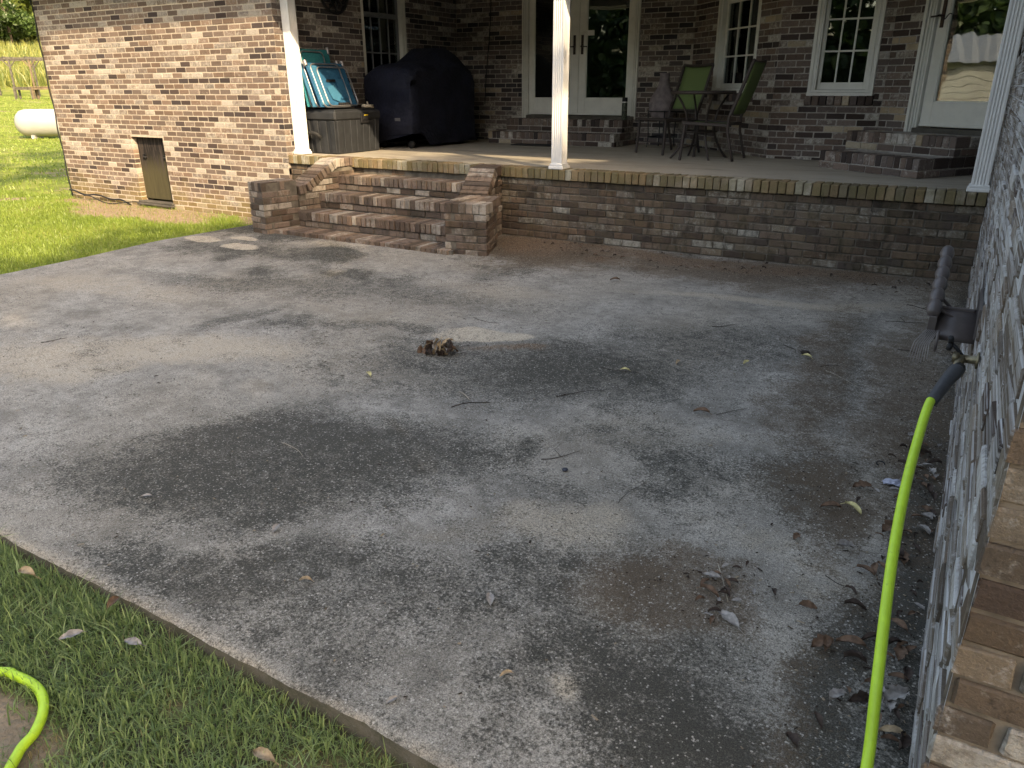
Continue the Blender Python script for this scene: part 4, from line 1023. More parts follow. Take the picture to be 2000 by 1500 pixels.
# ------------------------------------------------------------------ tap, hose, hose hanger
t = empty('wall_tap', (0, -4.33, .67)); tag(t, 'small brass garden tap with black handle on the streaked wall', 'tap')
MB().lathe([(0, 0), (.028, 0), (.028, -.006), (.013, -.010), (.013, -.055), (.018, -.058), (.018, -.075), (0, -.076)], n=14, axis=0).build('body', MAT['brass'], t)
MB().tube([(-.045, 0, 0), (-.055, -.02, -.012), (-.062, -.05, -.03)], [.014, .014, .013], 10).build('spout', MAT['brass'], t)
m = MB(); m.tube([(-.045, .0, .005), (-.07, .012, .03), (-.085, .02, .04)], .006, 6)
for k in range(4):
    a = k*math.pi/2+.6; m.tube([(-.087, .02, .04), (-.090, .02+.026*math.cos(a), .04+.026*math.sin(a))], [.008, .009], 6)
m.build('valve_handle', MAT['rubber'], t)
def spline(P, n=12):
    P = np.array(P, float); Q = np.concatenate([[2*P[0]-P[1]], P, [2*P[-1]-P[-2]]]); out = []
    for i in range(1, len(Q)-2):
        for u in np.linspace(0, 1, n, endpoint=False):
            a, b, c, d = Q[i-1:i+3]; out.append(.5*((2*b)+(c-a)*u+(2*a-5*b+4*c-d)*u*u+(3*b-a-3*c+d)*u**3))
    out.append(P[-1]); return np.array(out)
hz = empty('garden_hose', (-.08, -5.55, 0)); tag(hz, 'lime green garden hose from the wall tap to the grass', 'hose')
HP = [(-.105, -4.62, .625), (-.113, -4.66, .615), (-.120, -4.75, .575), (-.127, -5.0, .495), (-.121, -5.22, .385), (-.101, -5.44, .22), (-.085, -5.56, .07), (-.085, -5.72, .016), (-.12, -6.0, .014), (-.25, -6.5, -.04), (-.7, -6.85, -.055), (-1.3, -6.80, -.055), (-1.72, -6.66, -.05), (-1.88, -6.51, -.045), (-1.92, -6.44, -.04), (-1.98, -6.385, -.035), (-2.06, -6.355, -.03), (-2.16, -6.36, -.03), (-2.24, -6.39, -.035), (-2.6, -6.62, -.05), (-3.1, -6.75, -.05)]
HP = [(x+.08, y+5.55, z if y > -6.2 else float(gh(x, y))+.022) for x, y, z in HP]
MB().tube(spline(HP, 10), .0132, 12).build('tube', MAT['hose'], hz)
sp = spline([(-.057+.08, -4.40+5.55, .648), (-.078+.08, -4.50+5.55, .643), (-.108+.08, -4.645+5.55, .620)], 10)
MB().tube(sp, np.linspace(.024, .0175, len(sp)), 14).build('sleeve', MAT['sleeve'], hz)
MB().tube([(-.050+.08, -4.37+5.55, .648), (-.058+.08, -4.405+5.55, .648)], .020, 12).build('coupling', MAT['iron'], hz)

h = empty('hose_hanger', (0, -3.62, .62)); tag(h, 'taupe plastic hose hanger with scalloped edge on the streaked wall', 'hose hanger')
m = MB(); m.box(-.012, -.0, -.19, .19, -.03, .09, .006); m.build('back_plate', MAT['hanger'], h)
V = []; F = []; n = 14
for i, x in enumerate((-.15, -.004)):
    for k in range(n):
        a = math.pi*k/(n-1); V.append((x, .175*math.cos(a), -.05+.085*math.sin(a)))
for k in range(n-1): F.append([k, k+1, n+k+1, n+k])
mm = MB(); mm.add(V, F, True); o = mm.build('saddle', MAT['hanger'], h); md = o.modifiers.new('thickness', 'SOLIDIFY'); md.thickness = .012
m = MB()
# scalloped upstand: a row of rounded lobes rising away from the camera
ly = np.linspace(-.17, .36, 7); lz_ = np.linspace(.035, .20, 7)
for k in range(6):
    y0, y1, z0, z1 = ly[k], ly[k+1], lz_[k], lz_[k+1]; a = np.linspace(0, math.pi, 9)
    top = [(y0+(y1-y0)*(.5-.5*math.cos(q)), z0+(z1-z0)*(.5-.5*math.cos(q))+.012*math.sin(q)) for q in a]
    ring = top+[(y1, z1-.13-.02*k), (y0, z0-.10-.02*k)]
    V = [(x, y, z) for x in (-.172, -.145) for y, z in ring]; q = len(ring)
    m.add(V, [list(range(q)), list(range(q, 2*q))[::-1]]+[[i, q+i, q+(i+1) % q, (i+1) % q] for i in range(q)])
uu = np.linspace(0, 1, 73); m.tube(np.stack([-.162+0*uu, ly[0]+(ly[-1]-ly[0])*uu, lz_[0]+.012+(lz_[-1]-lz_[0])*uu], 1), .014+.014*np.sqrt(np.abs(np.sin(6*math.pi*uu))), 12)
sc = m.build('scalloped_edge', MAT['hanger'], h)
m = MB(); m.box(-.148, -.02, -.02, .0, .03, .045); m.bar((-.15, .02, .075), (-.10, .02, .03), .012, .012); m.bar((-.15, -.08, .05), (-.09, -.08, .02), .012, .012); m.build('gusset', MAT['hanger'], h)
m = MB()
for k in range(8):   # ribbed apron under the front edge
    u_ = (k-3.5)/3.5; p0 = (-.152+.020*u_, -.185, -.012); p1 = (-.182+.032*u_, -.275, -.105-.022*(1-u_*u_))
    m.tube([p0, tuple((np.array(p0)+np.array(p1))/2+np.array([-.012, 0, .004])), p1], [.0018, .0024, .0018], 6)
m.build('ribbed_apron', simple('taupe_ribs', (.24, .22, .205), .6, .15, 30), h)
MB().lathe([(0, -.006), (.040, -.006), (.044, 0), (.040, .006), (0, .006)], (-.130, -.215, -.045), 20, 0).build('apron_disc', MAT['hanger'], h)

# ------------------------------------------------------------------ leaves, twigs and litter
def leaf_mesh(name, L, Wd, curl, mat, lobed=False, seed=0):
    rr = np.random.default_rng(seed); n = 9; V = []; F = []
    for i in range(n+1):
        u_ = i/n; w_ = Wd*math.sin(math.pi*min(1, u_*.97+.015))**.8*.5
        if lobed: w_ *= .62+.55*abs(math.sin(u_*math.pi*3.2))
        z = curl*L*(math.sin(math.pi*u_)*.35+.30*u_*u_)+.002
        tw = rr.normal(0, .04)
        for s_ in (-1, -.5, 0, .5, 1): V.append((L*(u_-.5), s_*w_*(1-.25*curl), z+curl*Wd*.55*s_*s_+tw*s_*Wd))
    for i in range(n):
        for k in range(4): F.append([i*5+k, (i+1)*5+k, (i+1)*5+k+1, i*5+k+1])
    m = MB(); m.add(V, F, True); m.tube([(L*.5, 0, V[-3][2]), (L*.68, .004, .004)], .0012, 4); me = m.mesh(name); me.materials.append(MAT[mat]); return me
LM = {(c, l): leaf_mesh('leaf', .075, .034 if not l else .050, cu, c, l, i) for i, (c, l, cu) in enumerate([('leaf_brown', False, .55), ('leaf_brown', True, .4), ('leaf_grey', False, .35), ('leaf_grey', True, .5), ('leaf_tan', False, .6), ('leaf_yellow', False, .45), ('leaf_dark', True, .7), ('leaf_dark', False, .7)])}
def leaf(x, y, kind, sc, rz, label, group=None, z=0.004, tilt=0.1):
    o = bpy.data.objects.new('fallen_leaf', LM[kind]); link(o); o.location = (x, y, z); o.scale = (sc*.8,)*3; o.rotation_euler = (tilt, tilt*.5, rz); tag(o, label, 'leaf', group); return o
B_, BL, GR, GL_, TA, YE, DKL, DK = ('leaf_brown', False), ('leaf_brown', True), ('leaf_grey', False), ('leaf_grey', True), ('leaf_tan', False), ('leaf_yellow', False), ('leaf_dark', True), ('leaf_dark', False)
for x, y, k, sc, rz, lb in [
 (-2.82, -4.11, YE, 1.1, 2.6, 'pale curled leaf lying left of the leaf clump'),
 (-.285, -4.29, YE, 1.35, 2.5, 'long yellow curled leaf near the hose'),
 (-1.18, -5.44, GR, 1.0, 2.2, 'grey folded leaf in the middle foreground of the patio'),
 (-2.07, -5.49, GR, .9, 2.0, 'pale grey leaf scrap left of centre on the patio'),
 (-2.69, -5.58, GR, .7, .6, 'tiny pale leaf near the left edge of the patio'),
 (-1.75, -5.66, TA, .7, .4, 'small tan leaf sliver near the front edge of the patio'),
 (-1.40, -3.06, TA, .9, 1.5, 'small buff leaf standing on edge right of the leaf clump'),
 (-1.06, -2.86, YE, 1.0, 1.3, 'pale yellow leaf upright on the far patio'),
 (-1.62, -3.32, YE, .9, .2, 'yellow leaf caught on a thin twig'),
 (-.78, -2.57, YE, 1.1, -.4, 'yellow leaf beside a dark lump at the right of the patio'),
 (-.36, -4.32, B_, 1.2, .3, 'flat brown leaf beside the long yellow leaf'),
 (-.43, -4.59, BL, .7, 1.3, 'small rusty brown leaf on pale concrete'),
 (-.15, -4.37, BL, 1.4, 1.0, 'large brown oak leaf touching the hose'),
 (-.51, -5.16, GR, 1.5, -.6, 'largest grey leaf at the edge of the brown stain'),
 (-.18, -5.09, B_, 1.3, .1, 'curled brown leaf in the litter left of the hose'),
 (-.25, -5.13, BL, 1.2, .8, 'lobed brown leaf in the litter left of the hose'),
 (-.045, -5.38, TA, 1.0, .2, 'smooth tan leaf against the foot of the wall'),
 (-.050, -5.25, GL_, 1.3, .9, 'grey oak leaf against the foot of the wall'),
 (-.19, -4.69, B_, 1.0, 2.9, 'brown leaf left of the hose halfway along'),
 (-.28, -4.09, BL, 1.2, .5, 'brown oak leaf beyond the long yellow leaf'),
 (-.97, -5.69, TA, .6, .9, 'small tan leaf low in the foreground'),
 (-1.18, -5.92, GR, .6, 1.2, 'small pale leaf near the front edge of the patio'),
 (-1.06, -3.69, B_, 1.3, .1, 'long reddish brown leaf with a curved twig beside it'),
 (-2.52, -1.39, B_, 1.3, .3, 'brown leaf scrap near the porch wall'),
 (-.62, -4.97, GR, 1.0, .1, 'grey leaf hooked on the twig in the brown stain'),
 (-.60, -5.06, B_, 1.1, 2.9, 'dull brown leaf inside the brown stain'),
 (-.10, -4.55, BL, 1.3, 2.0, 'brown oak leaf right of the hose')]: leaf(x, y, k, sc, rz, lb)
for x, y, k, sc, rz, lb in [(-2.57, -6.10, TA, 1.3, .2, 'curled tan leaf in the grass near the left edge'), (-2.16, -6.20, GR, 1.1, 1.2, 'grey leaf in the middle of the grass'), (-1.98, -6.12, GR, 1.0, .3, 'grey leaf in the grass close to the slab edge'),
 (-1.35, -6.20, TA, 1.2, .1, 'buff leaf in the grass at the bottom of the picture'), (-2.19, -6.05, B_, 1.0, 2.0, 'brown leaf under the slab edge')]: leaf(x, y, k, sc, rz, lb, z=float(gh(x, y))+.038, tilt=.25)
rl = random.Random(4)
for k in range(96):   # litter along the wall, nothing tells these apart
    u_ = rl.random(); y = -5.75+u_*2.3; leaf(-.02-abs(rl.gauss(0, .10 if k % 3 else .035)), y, rl.choice([B_, BL, DK, DKL, GR, GL_]), rl.uniform(.4, 1.05), rl.uniform(0, 6), 'dead leaf in the litter along the foot of the streaked wall', 'litter leaves along the wall', .006, rl.uniform(-.3, .5))
for k in range(60):
    leaf(rl.uniform(-3.8, -.2), -.12-abs(rl.gauss(0, .38)), rl.choice([DK, DKL, B_, BL]), rl.uniform(.35, .8), rl.uniform(0, 6), 'dark dead leaf scrap in the litter below the porch wall', 'litter leaves below the porch wall', .006, rl.uniform(-.2, .4))
for k in range(22):
    leaf(rl.gauss(-.52, .05), rl.gauss(-5.03, .10), rl.choice([DK, B_, GR]), rl.uniform(.4, .8), rl.uniform(0, 6), 'withered leaf scrap along the edge of the brown stain', 'leaf scraps at the brown stain', .006, rl.uniform(-.2, .4))
cl = empty('leaf_clump', (-2.70, -3.60, 0)); tag(cl, 'upright clump of crumpled dead leaves on the pale patch', 'leaf pile')
for k in range(26):
    o = bpy.data.objects.new('leaf', LM[rl.choice([B_, BL, TA, TA, GR, DKL])]); link(o, cl); r_ = abs(rl.gauss(0, .045)); q = rl.uniform(0, 6.3)
    o.location = (r_*math.cos(q), r_*math.sin(q), max(.01, .085*rl.random()*(1-r_/.13))); o.scale = (rl.uniform(.8, 1.35),)*3; o.rotation_euler = (rl.uniform(-1.2, 1.2), rl.uniform(-1.3, .3), rl.uniform(0, 6.3))
TW = [((-2.16, -4.25, -2.03, -4.09), .0055, 0, 'straight dark stick in the middle of the patio'), ((-2.24, -4.07, -2.14, -4.12), .006, 1, 'short pale stick beyond the straight dark stick'), ((-2.59, -4.97, -2.41, -5.02), .003, 1, 'thin pale curved stem on the dark stain'),
 ((-1.5, -4.52, -1.39, -4.37), .003, 0, 'thin curved dark twig right of centre'), ((-1.78, -3.85, -1.59, -3.66), .003, 0, 'forked thin twig beyond the centre'), ((-.68, -2.69, -.59, -2.63), .004, 0, 'short dark stick at the right of the patio'), ((-.64, -2.75, -.44, -2.92), .0025, 1, 'long thin pale stem at the right of the patio'),
 ((-.46, -1.55, -.23, -1.44), .004, 0, 'forked twig left of the hose hanger'), ((-.37, -1.02, -.19, -1.13), .004, 0, 'dark twig just above the hose hanger'), ((-.99, -3.67, -.88, -3.53), .0025, 0, 'curved thin twig beside the reddish leaf'), ((-1.77, -3.33, -1.54, -3.32), .0025, 0, 'thin twig carrying a yellow leaf'),
 ((-5.02, -4.7, -4.96, -4.57), .004, 0, 'dark stick near the left edge of the patio'), ((-3.21, -5.3, -3.22, -5.22), .002, 0, 'tiny dark stem at the left of the patio'), ((-1.07, -4.69, -1.03, -4.45), .002, 0, 'hair thin curved stem above the brown stain'), ((-.3, -4.78, -.21, -4.79), .0025, 0, 'thin twig pointing at the hose'),
 ((-1.44, -2.26, -1.32, -2.14), .0045, 0, 'short dark stick on the far right of the patio'), ((-.95, -2.4, -.85, -2.53), .0035, 0, 'short dark twig behind the yellow leaf'), ((-.33, -2.13, -.22, -2.18), .004, 0, 'dark stick left of the ribbed apron'), ((-.62, -4.89, -.54, -5.06), .003, 1, 'pale twig with leaves in the brown stain'), ((-2.94, -2.87, -2.72, -2.88), .003, 0, 'thin dark twig at the back of the pale patch')]
for k, ((x0, y0, x1, y1), r_, pale_, lb) in enumerate(TW):
    a = np.array([x0, y0]); b = np.array([x1, y1]); n_ = np.array([-(b-a)[1], (b-a)[0]]); u_ = np.linspace(0, 1, 9); bend = rl.uniform(-.18, .18)
    P = np.stack([*(a[:, None]+(b-a)[:, None]*u_+n_[:, None]*bend*np.sin(u_*math.pi)), r_+.004+.004*np.sin(u_*5+k)], 1)
    r_ *= .62; m = MB().tube(P, r_*(1-.45*u_), 6)
    if 'fork' in lb or k % 5 == 3: m.tube([P[4], P[4]+np.array([*(n_*.35), .006]), P[4]+np.array([*(n_*.55+(b-a)*.25), .004])], [r_*.6, r_*.5, r_*.3], 5)
    c0 = P[4].copy(); c0[2] = 0; m.v = [v-c0 for v in m.v]
    o = m.build('twig', MAT['paletwig' if pale_ else 'twig'], loc=c0); tag(o, lb, 'twig')
o = MB().lathe([(0, 0), (.012, 0), (.013, .004), (.011, .007), (0, .007)], n=14).build('bottle_cap', simple('dark_blue_cap', (.03, .035, .05), .4), loc=(-1.37, -4.55, .004)); tag(o, 'small dark blue cap lying right of centre', 'cap')
a = np.linspace(0, 4.4, 16); o = MB().tube(np.stack([.016*np.cos(a)+.0, .022*np.sin(a), .006+0*a], 1), .0028, 6).build('wire_hook', MAT['iron'], loc=(-.24, -3.82, 0)); tag(o, 'small black wire hook left of the hose', 'hook')
rr = np.random.default_rng(2); m = MB(); V = []; N = 9
for i in range(N):
    for k in range(N): V.append((.09*(i/(N-1)-.5)*(1-.3*abs(k/(N-1)-.5)), .05*(k/(N-1)-.5), .008+.014*rr.random()*(1-((i-4)/5)**2)))
m.add(V, [[i*N+k, (i+1)*N+k, (i+1)*N+k+1, i*N+k+1] for i in range(N-1) for k in range(N-1)]); o = m.build('wrapper', MAT['wrapper'], loc=(-.17, -3.99, 0)); tag(o, 'crumpled pale bluish wrapper beside the hose', 'wrapper')
# dark lump behind the yellow leaf
o = MB().lathe([(0, 0), (.014, .002), (.018, .010), (.012, .020), (0, .023)], n=10, squash=(1.7, 1)).build('bark_lump', MAT['twig'], loc=(-.80, -2.50, .002)); tag(o, 'dark bark lump next to the yellow leaf on the right', 'bark')
# crumbs and needles too small to count
def crumbs():
    n = 42000; r = np.random.default_rng(8)
    x = r.uniform(-7.2, 0, n); y = r.uniform(-5.95, -.02, n)
    wgt = .07+2.2*np.exp(-((y+.25)/.35)**2)*(x > -4.4)+1.4*np.exp(-((x+.05)/.16)**2)*(y < -2)+.9*np.exp(-((x+.62)/.28)**2-((y+5.02)/.16)**2)+.8*np.exp(-((x+.42)/.16)**2-((y+4.2)/.35)**2)+.6*np.exp(-((x+2.62)/.2)**2-((y+3.45)/.15)**2)+.5*np.exp(-((x+3.7)/.5)**2-((y+1.1)/.5)**2)
    k = r.random(n) < wgt; x, y = x[k], y[k]; n = len(x)
    L = r.uniform(.0012, .005, n); L = np.where(r.random(n) < .12, L*2.4, L); Wd = np.clip(L*r.uniform(.10, .7, n), .0007, .0032); a = r.uniform(0, 6.3, n); h = r.uniform(.001, .004, n)
    c, s_ = np.cos(a), np.sin(a); V = np.zeros((n, 5, 3))
    for i, (u_, v) in enumerate(((-1, -1), (1, -1), (1, 1), (-1, 1))):
        V[:, i, 0] = x+c*u_*L-s_*v*Wd; V[:, i, 1] = y+s_*u_*L+c*v*Wd; V[:, i, 2] = .0045
    V[:, 4, 0] = x; V[:, 4, 1] = y; V[:, 4, 2] = .0045+h
    F = [[5*i+q, 5*i+(q+1) % 4, 5*i+4] for i in range(n) for q in range(4)]
    me = bpy.data.meshes.new('fine_litter'); me.from_pydata(V.reshape(-1, 3).tolist(), [], F); me.update()
    at = me.attributes.new('gv', 'FLOAT', 'POINT'); at.data.foreach_set('value', np.repeat(r.random(n), 5).astype('f'))
    g = G('litter'); v = g.attr('gv').outputs['Fac']; c_ = g.mix(g.ramp(v, .55, .8), (.035, .025, .020), (.26, .21, .15)); g.bsdf(c_, .9, None, .1); me.materials.append(g.m)
    o = link(bpy.data.objects.new('fine_litter', me)); tag(o, 'crumbs, needles and bark dust scattered over the patio', 'litter', kind='stuff')
crumbs()

# ------------------------------------------------------------------ grass
def blades(name, x, y, h, wd, mat, label, seed, lean=.5, cat='grass'):
    r = np.random.default_rng(seed); n = len(x); z = gh(x, y)-.004; a = r.uniform(0, 2*np.pi, n); ln = r.normal(0, lean, n); la = r.uniform(0, 2*np.pi, n)
    dx, dy = np.cos(a)*wd/2, np.sin(a)*wd/2; V = np.zeros((n, 5, 3))
    ox, oy = np.cos(la)*np.abs(ln)*h, np.sin(la)*np.abs(ln)*h
    hz_ = h*np.sqrt(np.clip(1-np.minimum(np.abs(ln), .95)**2*.7, .1, 1))
    V[:, 0] = np.stack([x-dx, y-dy, z], 1); V[:, 1] = np.stack([x+dx, y+dy, z], 1)
    V[:, 2] = np.stack([x-dx*.8+ox*.35, y-dy*.8+oy*.35, z+hz_*.6], 1); V[:, 3] = np.stack([x+dx*.8+ox*.35, y+dy*.8+oy*.35, z+hz_*.6], 1)
    V[:, 4] = np.stack([x+ox, y+oy, z+hz_], 1)
    b = np.arange(n)[:, None]*5; idx = np.concatenate([b+[0, 1, 3], b+[0, 3, 2], b+[2, 3, 4]], 1).reshape(-1)
    me = bpy.data.meshes.new(name); me.vertices.add(n*5); me.vertices.foreach_set('co', V.reshape(-1).astype('f'))
    me.loops.add(n*9); me.loops.foreach_set('vertex_index', idx.astype('i')); me.polygons.add(n*3); me.polygons.foreach_set('loop_start', np.arange(0, n*9, 3, dtype='i')); me.update(calc_edges=True)
    v = np.clip(fbm(seed+70, x, y, 1.3, 3)*.7+r.normal(.15, .22, n), 0, 1)
    at = me.attributes.new('gv', 'FLOAT', 'POINT'); at.data.foreach_set('value', np.repeat(v, 5).astype('f'))
    me.polygons.foreach_set('use_smooth', [True]*(n*3)); me.materials.append(MAT[mat])
    o = link(bpy.data.objects.new(name, me)); tag(o, label, cat, kind='stuff'); return o
def scatter(n, x0, x1, y0, y1, seed, keep):
    r = np.random.default_rng(seed); x = r.uniform(x0, x1, n); y = r.uniform(y0, y1, n); k = r.random(n) < keep(x, y); return x[k], y[k]
notslab = lambda x, y: ~((x > np.interp(y, PL[:, 0], PL[:, 1])-.0) & (y > -6.012))
x, y = scatter(66000, -3.7, -.55, -6.9, -5.99, 61, lambda x, y: (y < -6.012-.022*fbm(60, x, y, 6, 2))*(1-.95*bare(x, y))*(.45+.75*fbm(62, x, y, 5, 3)))
blades('lawn_grass', x, y, np.random.default_rng(1).uniform(.022, .058, len(x)), np.random.default_rng(2).uniform(.0026, .0052, len(x)), 'grass', 'green lawn grass along the near edge of the patio', 63, 1.0)
x, y = scatter(5000, -3.7, -.55, -6.9, -6.03, 69, lambda x, y: (1-.8*bare(x, y))*(fbm(70, x, y, 3, 3) > .48))
blades('lawn_grass', x, y, np.random.default_rng(1).uniform(.05, .095, len(x)), np.random.default_rng(2).uniform(.003, .0065, len(x)), 'grass', 'longer coarse grass tufts in the near lawn', 77, 1.1)
x, y = scatter(11000, -3.7, -.55, -6.9, -5.99, 64, lambda x, y: notslab(x, y)*(.35+.65*bare(x, y))*(fbm(65, x, y, 4, 3) > .45))
blades('dry_grass', x, y, np.random.default_rng(1).uniform(.02, .05, len(x)), np.random.default_rng(2).uniform(.0018, .003, len(x)), 'drygrass', 'dead straw coloured grass among the near lawn', 66, 1.0)
x, y = scatter(120000, -16, -7.1, -5.5, -.06, 67, lambda x, y: notslab(x, y)*(1-.93*bare(x, y)))
blades('lawn_grass', x, y, np.random.default_rng(1).uniform(.025, .065, len(x)), np.random.default_rng(2).uniform(.004, .009, len(x)), 'lawn_far', 'sunlit lawn grass between the patio and the wing', 68, .7)
x, y = scatter(5000, -13, -7.6, -1.6, -.08, 71, lambda x, y: notslab(x, y)*bare(x, y))
blades('dry_grass', x, y, np.random.default_rng(1).uniform(.02, .05, len(x)), np.random.default_rng(2).uniform(.004, .007, len(x)), 'drygrass', 'dry grass on the bare soil at the foot of the wing', 72, 1.0)
x, y = scatter(90000, -58, -12.7, -6, 24, 73, lambda x, y: (y > -.2-(x+12)*.28-3.5)*(y < 3-(x+12)*.50))
blades('lawn_grass', x, y, np.random.default_rng(1).uniform(.04, .08, len(x)), np.random.default_rng(2).uniform(.015, .035, len(x)), 'lawn_far', 'sunlit lawn grass around the white gas tank', 74, .7)
x, y = scatter(60000, -125, -62, 18, 62, 75, lambda x, y: np.ones_like(x)*.9)
blades('meadow_grass', x, y, np.random.default_rng(1).uniform(.6, 1.5, len(x)), np.random.default_rng(2).uniform(.05, .12, len(x)), 'tallgrass', 'tall meadow grass on the slope behind the pergola', 76, .5)

# ------------------------------------------------------------------ far things on the left
tk = empty('gas_tank', (-28.2, 8.95, float(gh(-28.2, 8.95)))); tk.rotation_euler = (0, 0, math.atan2(.75, 1.3)); tag(tk, 'white horizontal gas tank on the lawn beyond the wing', 'gas tank')
pr = [(0.001, -1.55), (.18, -1.53), (.33, -1.46), (.42, -1.35), (.455, -1.2), (.46, -1.1), (.46, 1.1), (.455, 1.2), (.42, 1.35), (.33, 1.46), (.001, 1.55)]
MB().lathe(pr, (0, 0, .52), 32, 0).build('shell', MAT['tank'], tk)
MB().lathe([(.10, 0), (.11, .0), (.11, .16), (.09, .2), (0, .21)], (0.0, 0, .96), 16).build('valve_dome', MAT['tank'], tk)
for x in (-.95, .95): MB().box(x-.06, x+.06, -.28, .28, -.05, .12, .01).build('foot', MAT['tank'], tk)
pg = empty('pergola', (-54.4, 21.9, .86)); pg.rotation_euler = (0, 0, math.atan2(1.45, 2.43)); tag(pg, 'weathered wooden pergola at the foot of the meadow', 'pergola')
for x, mt in ((-3.2, 'greywood'), (-.55, 'greywood'), (.75, 'wood')):
    for y in (0, 2.6):
        q = MB(); q.box(x-.05, x+.05, y-.05, y+.05, -.2, 2.42, .01).build('post', MAT[mt], pg)
        b = MB(); b.bar((x-.42, y, 2.40), (x, y, 1.95), .05, .06); b.bar((x+.42, y, 2.40), (x, y, 1.95), .05, .06); b.build('brace', MAT[mt], pg)
for y in (0, 2.6): MB().box(-3.8, 2.6, y-.05, y+.05, 2.42, 2.55, .01).build('beam', MAT['greywood'], pg)
for k in range(5): MB().box(-3.7+k*1.4, -3.65+k*1.4, -.1, 2.7, 2.555, 2.60, .005).build('rafter', MAT['greywood'], pg)
def bench(loc, rz, mt, label, L=1.25):
    b = empty('wooden_bench', loc, rz); tag(b, label, 'bench')
    for k in range(4): MB().box(-L/2, L/2, -.30+k*.15, -.16+k*.15, .68, .74, .004).build('plank', MAT[mt], b)
    for x in (-L/2+.1, L/2-.1):
        for y in (-.24, .24): MB().box(x-.05, x+.05, y-.05, y+.05, -.08, .68, .005).build('leg', MAT[mt], b)
    MB().box(-L/2+.06, L/2-.06, -.27, -.24, .56, .68).build('rail', MAT[mt], b)
bench((-52.0, 20.7, .90), math.atan2(.97, 1.62), 'greywood', 'dark wooden potting bench standing in shade under the pergola')
bench((-50.95, 21.25, .92), math.atan2(.97, 1.62), 'wood', 'sunlit wooden potting bench next to the wing corner')

# ------------------------------------------------------------------ trees
def crown_mesh(name, rx, rz, zc, nclump, nleaf, size, mat, seed, droop=0.0):
    r = np.random.default_rng(seed); P = []; S_ = []
    for k in range(nclump):
        d = r.normal(0, 1, 3); d /= np.linalg.norm(d); q = r.uniform(.35, 1.0)**.6
        c = d*q*np.array([rx, rx, rz])*np.array([1, 1, 1-.25*(d[2] < 0)]); rad = r.uniform(.16, .34)*rx
        n = int(nleaf/nclump*r.uniform(.5, 1.5)); p = r.normal(0, 1, (n, 3)); p /= np.linalg.norm(p, axis=1)[:, None]; p *= (r.random(n)**.45)[:, None]*rad*np.array([1, 1, .75])
        if droop: p[:, 2] -= droop*np.abs(r.normal(0, 1, n))*rad
        P.append(c+p+[0, 0, zc]); S_.append(np.full(n, r.uniform(0, .5)))
    P = np.concatenate(P); sh = np.concatenate(S_); n = len(P)
    u = r.normal(0, 1, (n, 3)); u /= np.linalg.norm(u, axis=1)[:, None]; v = np.cross(u, r.normal(0, 1, (n, 3))); v /= np.linalg.norm(v, axis=1)[:, None]
    s_ = size*r.uniform(.6, 1.4, (n, 1)); V = np.stack([P-u*s_*.5, P+v*s_*.24, P+u*s_*.5, P-v*s_*.24], 1)
    me = bpy.data.meshes.new(name); me.vertices.add(n*4); me.vertices.foreach_set('co', V.reshape(-1).astype('f')); me.loops.add(n*4); me.loops.foreach_set('vertex_index', np.arange(n*4, dtype='i'))
    me.polygons.add(n); me.polygons.foreach_set('loop_start', np.arange(0, n*4, 4, dtype='i')); me.update(calc_edges=True)
    at = me.attributes.new('gv', 'FLOAT', 'POINT'); at.data.foreach_set('value', np.repeat(np.clip(sh+r.uniform(0, .5, n), 0, 1), 4).astype('f')); me.materials.append(MAT[mat]); return me
def trunk_mesh(h, r0, seed, lo=.35, reach=1.0):
    r = np.random.default_rng(seed); m = MB(); z = np.linspace(-.3, h, 8); P = np.stack([r.normal(0, .12, 8)*z/h, r.normal(0, .12, 8)*z/h, z], 1); m.tube(P, r0*(1-.75*z.clip(0)/h), 9)
    for k in range(8):
        z0 = h*r.uniform(lo, .9); a = r.uniform(0, 6.3); L = h*r.uniform(.2, .38)*reach; b = np.array([np.interp(z0, z, P[:, 0]), np.interp(z0, z, P[:, 1]), z0]); d = np.array([math.cos(a), math.sin(a), .7]); m.tube([b, b+d*L*.5+[0, 0, .1], b+d*L+[0, 0, .35*L]], [r0*.32, r0*.2, r0*.05], 6)
    me = m.mesh('trunk'); me.materials.append(MAT['bark']); return me
CR = [crown_mesh('crown', 2.9, 3.9, 7.0, 46, 15000, .26, 'leaves', 81), crown_mesh('crown', 3.3, 3.6, 7.2, 50, 15000, .26, 'leaves', 82)]
TKM = [trunk_mesh(8.5, .22, 83), trunk_mesh(8.0, .25, 84)]
def tree(loc, k, rz, sc, label, crown=None, trunk=None, group='trees round the house'):
    t = empty('leafy_tree', (loc[0], loc[1], float(gh(*loc))), rz); t.scale = sc; tag(t, label, 'tree', group)
    for nm, me in (('trunk', trunk or TKM[k]), ('crown', crown or CR[k])): link(bpy.data.objects.new(nm, me), t)
    return t
cr_l = crown_mesh('crown', 8.5, 7.5, 7.5, 80, 22000, .75, 'leaves_light', 85, .6); cr_d = crown_mesh('crown', 5.5, 3.6, 5.2, 40, 9000, .65, 'leaves', 86)
tk_ = trunk_mesh(12, .35, 87)
tree((-102, 52), 0, .4, (1.15, 1.15, 1.15), 'tall pale green tree above the meadow at the top left corner', cr_l, tk_)
tree((-97, 44.5), 0, 2.0, (.62, .62, .55), 'dark green rounded tree in front of the meadow at the left edge', cr_d, tk_)
tree((-120, 40), 0, 1.0, (1.2, 1.2, 1.2), 'pale green tree at the far left of the tree line', cr_l, tk_)
tree((-108, 66), 0, 3.0, (1.1, 1.1, 1.0), 'pale green tree half hidden by the wing corner', cr_l, tk_)
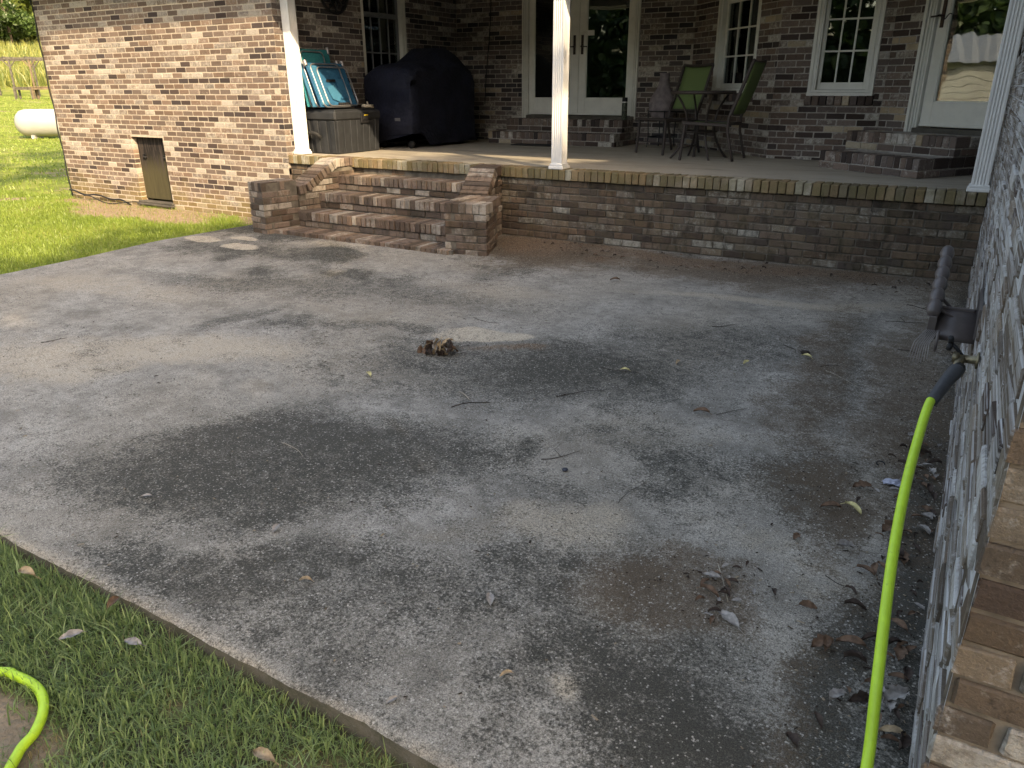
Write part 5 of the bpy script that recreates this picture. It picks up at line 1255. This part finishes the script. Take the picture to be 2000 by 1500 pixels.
for i, (x, y, k) in enumerate(((-104, 46, .55), (-110, 58, .6), (-100, 40, .5), (-116, 51, .7), (-106, 62, .6))):
    tree((x, y), 0, i*1.7, (k, k, k*.62), ('light green bush on the crest of the meadow', 'light green bush behind the wing corner', 'low green bush at the left picture edge', 'pale bush under the tall tree', 'pale bush farthest right on the crest')[i], cr_l, tk_)
for i, c_ in enumerate((-9.2, -6.7, -4.2, -1.7, 1.2)):
    a_ = 12.0+.5*(i % 2); tree((.87*a_+.49*c_, -.49*a_+.87*c_), i % 2, i*1.3, (1.04, 1.04, 1.16 if i < 2 else 1.06), '%s leafy tree outside the picture in the row to the right of the camera' % ('nearest', 'second', 'middle', 'fourth', 'farthest')[i])

shade_crown = crown_mesh('crown', 2.6, 2.2, 19.6, 30, 11000, .26, 'leaves', 88); a_, c_ = 12.0, -7.5  # added unseen tree, crown set high so its shadow falls on the lawn
tree((.87*a_+.49*c_, -.49*a_+.87*c_), 0, .5, (1, 1, 1), 'added tall bare trunked tree, unseen, placed to shade the lawn by the tank', shade_crown, trunk_mesh(19.5, .28, 89, .84, .25))
# the wood behind the camera that the panes mirror
def woods():
    r = np.random.default_rng(91); n = 130000; t_ = r.random(n)
    px_ = np.interp(t_, [0, .5, 1], [-60, -30, 40]); py_ = np.interp(t_, [0, .5, 1], [10, -34, -38])
    x = px_+r.normal(0, 2.0, n); y = py_+r.normal(0, 2.0, n); z = 9*r.random(n)**1.1*(.75+.4*fbm(92, x, y, .15, 3)); P = np.stack([x, y, z+gh(x, y)], 1)
    u = r.normal(0, 1, (n, 3)); u /= np.linalg.norm(u, axis=1)[:, None]; v = np.cross(u, r.normal(0, 1, (n, 3))); v /= np.linalg.norm(v, axis=1)[:, None]
    s_ = r.uniform(.3, .75, (n, 1)); V = np.stack([P-u*s_*.5, P+v*s_*.3, P+u*s_*.5, P-v*s_*.3], 1)
    me = bpy.data.meshes.new('woodland'); me.vertices.add(n*4); me.vertices.foreach_set('co', V.reshape(-1).astype('f')); me.loops.add(n*4); me.loops.foreach_set('vertex_index', np.arange(n*4, dtype='i'))
    me.polygons.add(n); me.polygons.foreach_set('loop_start', np.arange(0, n*4, 4, dtype='i')); me.update(calc_edges=True)
    at = me.attributes.new('gv', 'FLOAT', 'POINT'); at.data.foreach_set('value', np.repeat(r.random(n)*.55, 4).astype('f')); me.materials.append(MAT['leaves'])
    o = link(bpy.data.objects.new('woodland', me)); tag(o, 'dark wood mirrored in the porch windows', 'wood', kind='stuff')
woods()

# white shed that the door glass mirrors
sh = empty('white_shed', (-23.0, -5.2, -.13), R(12)); tag(sh, 'white boarded shed with a metal roof mirrored in the single door', 'shed')
for k in range(12): MB().box(-1.5, 1.5, -2.8, 2.8, k*.2, k*.2+.19, .012).build('board', MAT['shedwall'], sh)
m = MB(); n = 56
for s_ in (-1, 1):
    V = []
    for i in range(n+1):
        y = -3.1+6.2*i/n; dz = .03*math.sin(i*math.pi/2); V += [(s_*1.9, y, 2.35+dz), (0, y, 3.25+dz)]
    m.add(V, [[2*i, 2*i+1, 2*i+3, 2*i+2] for i in range(n)])
m.build('roof', MAT['metalroof'], sh)
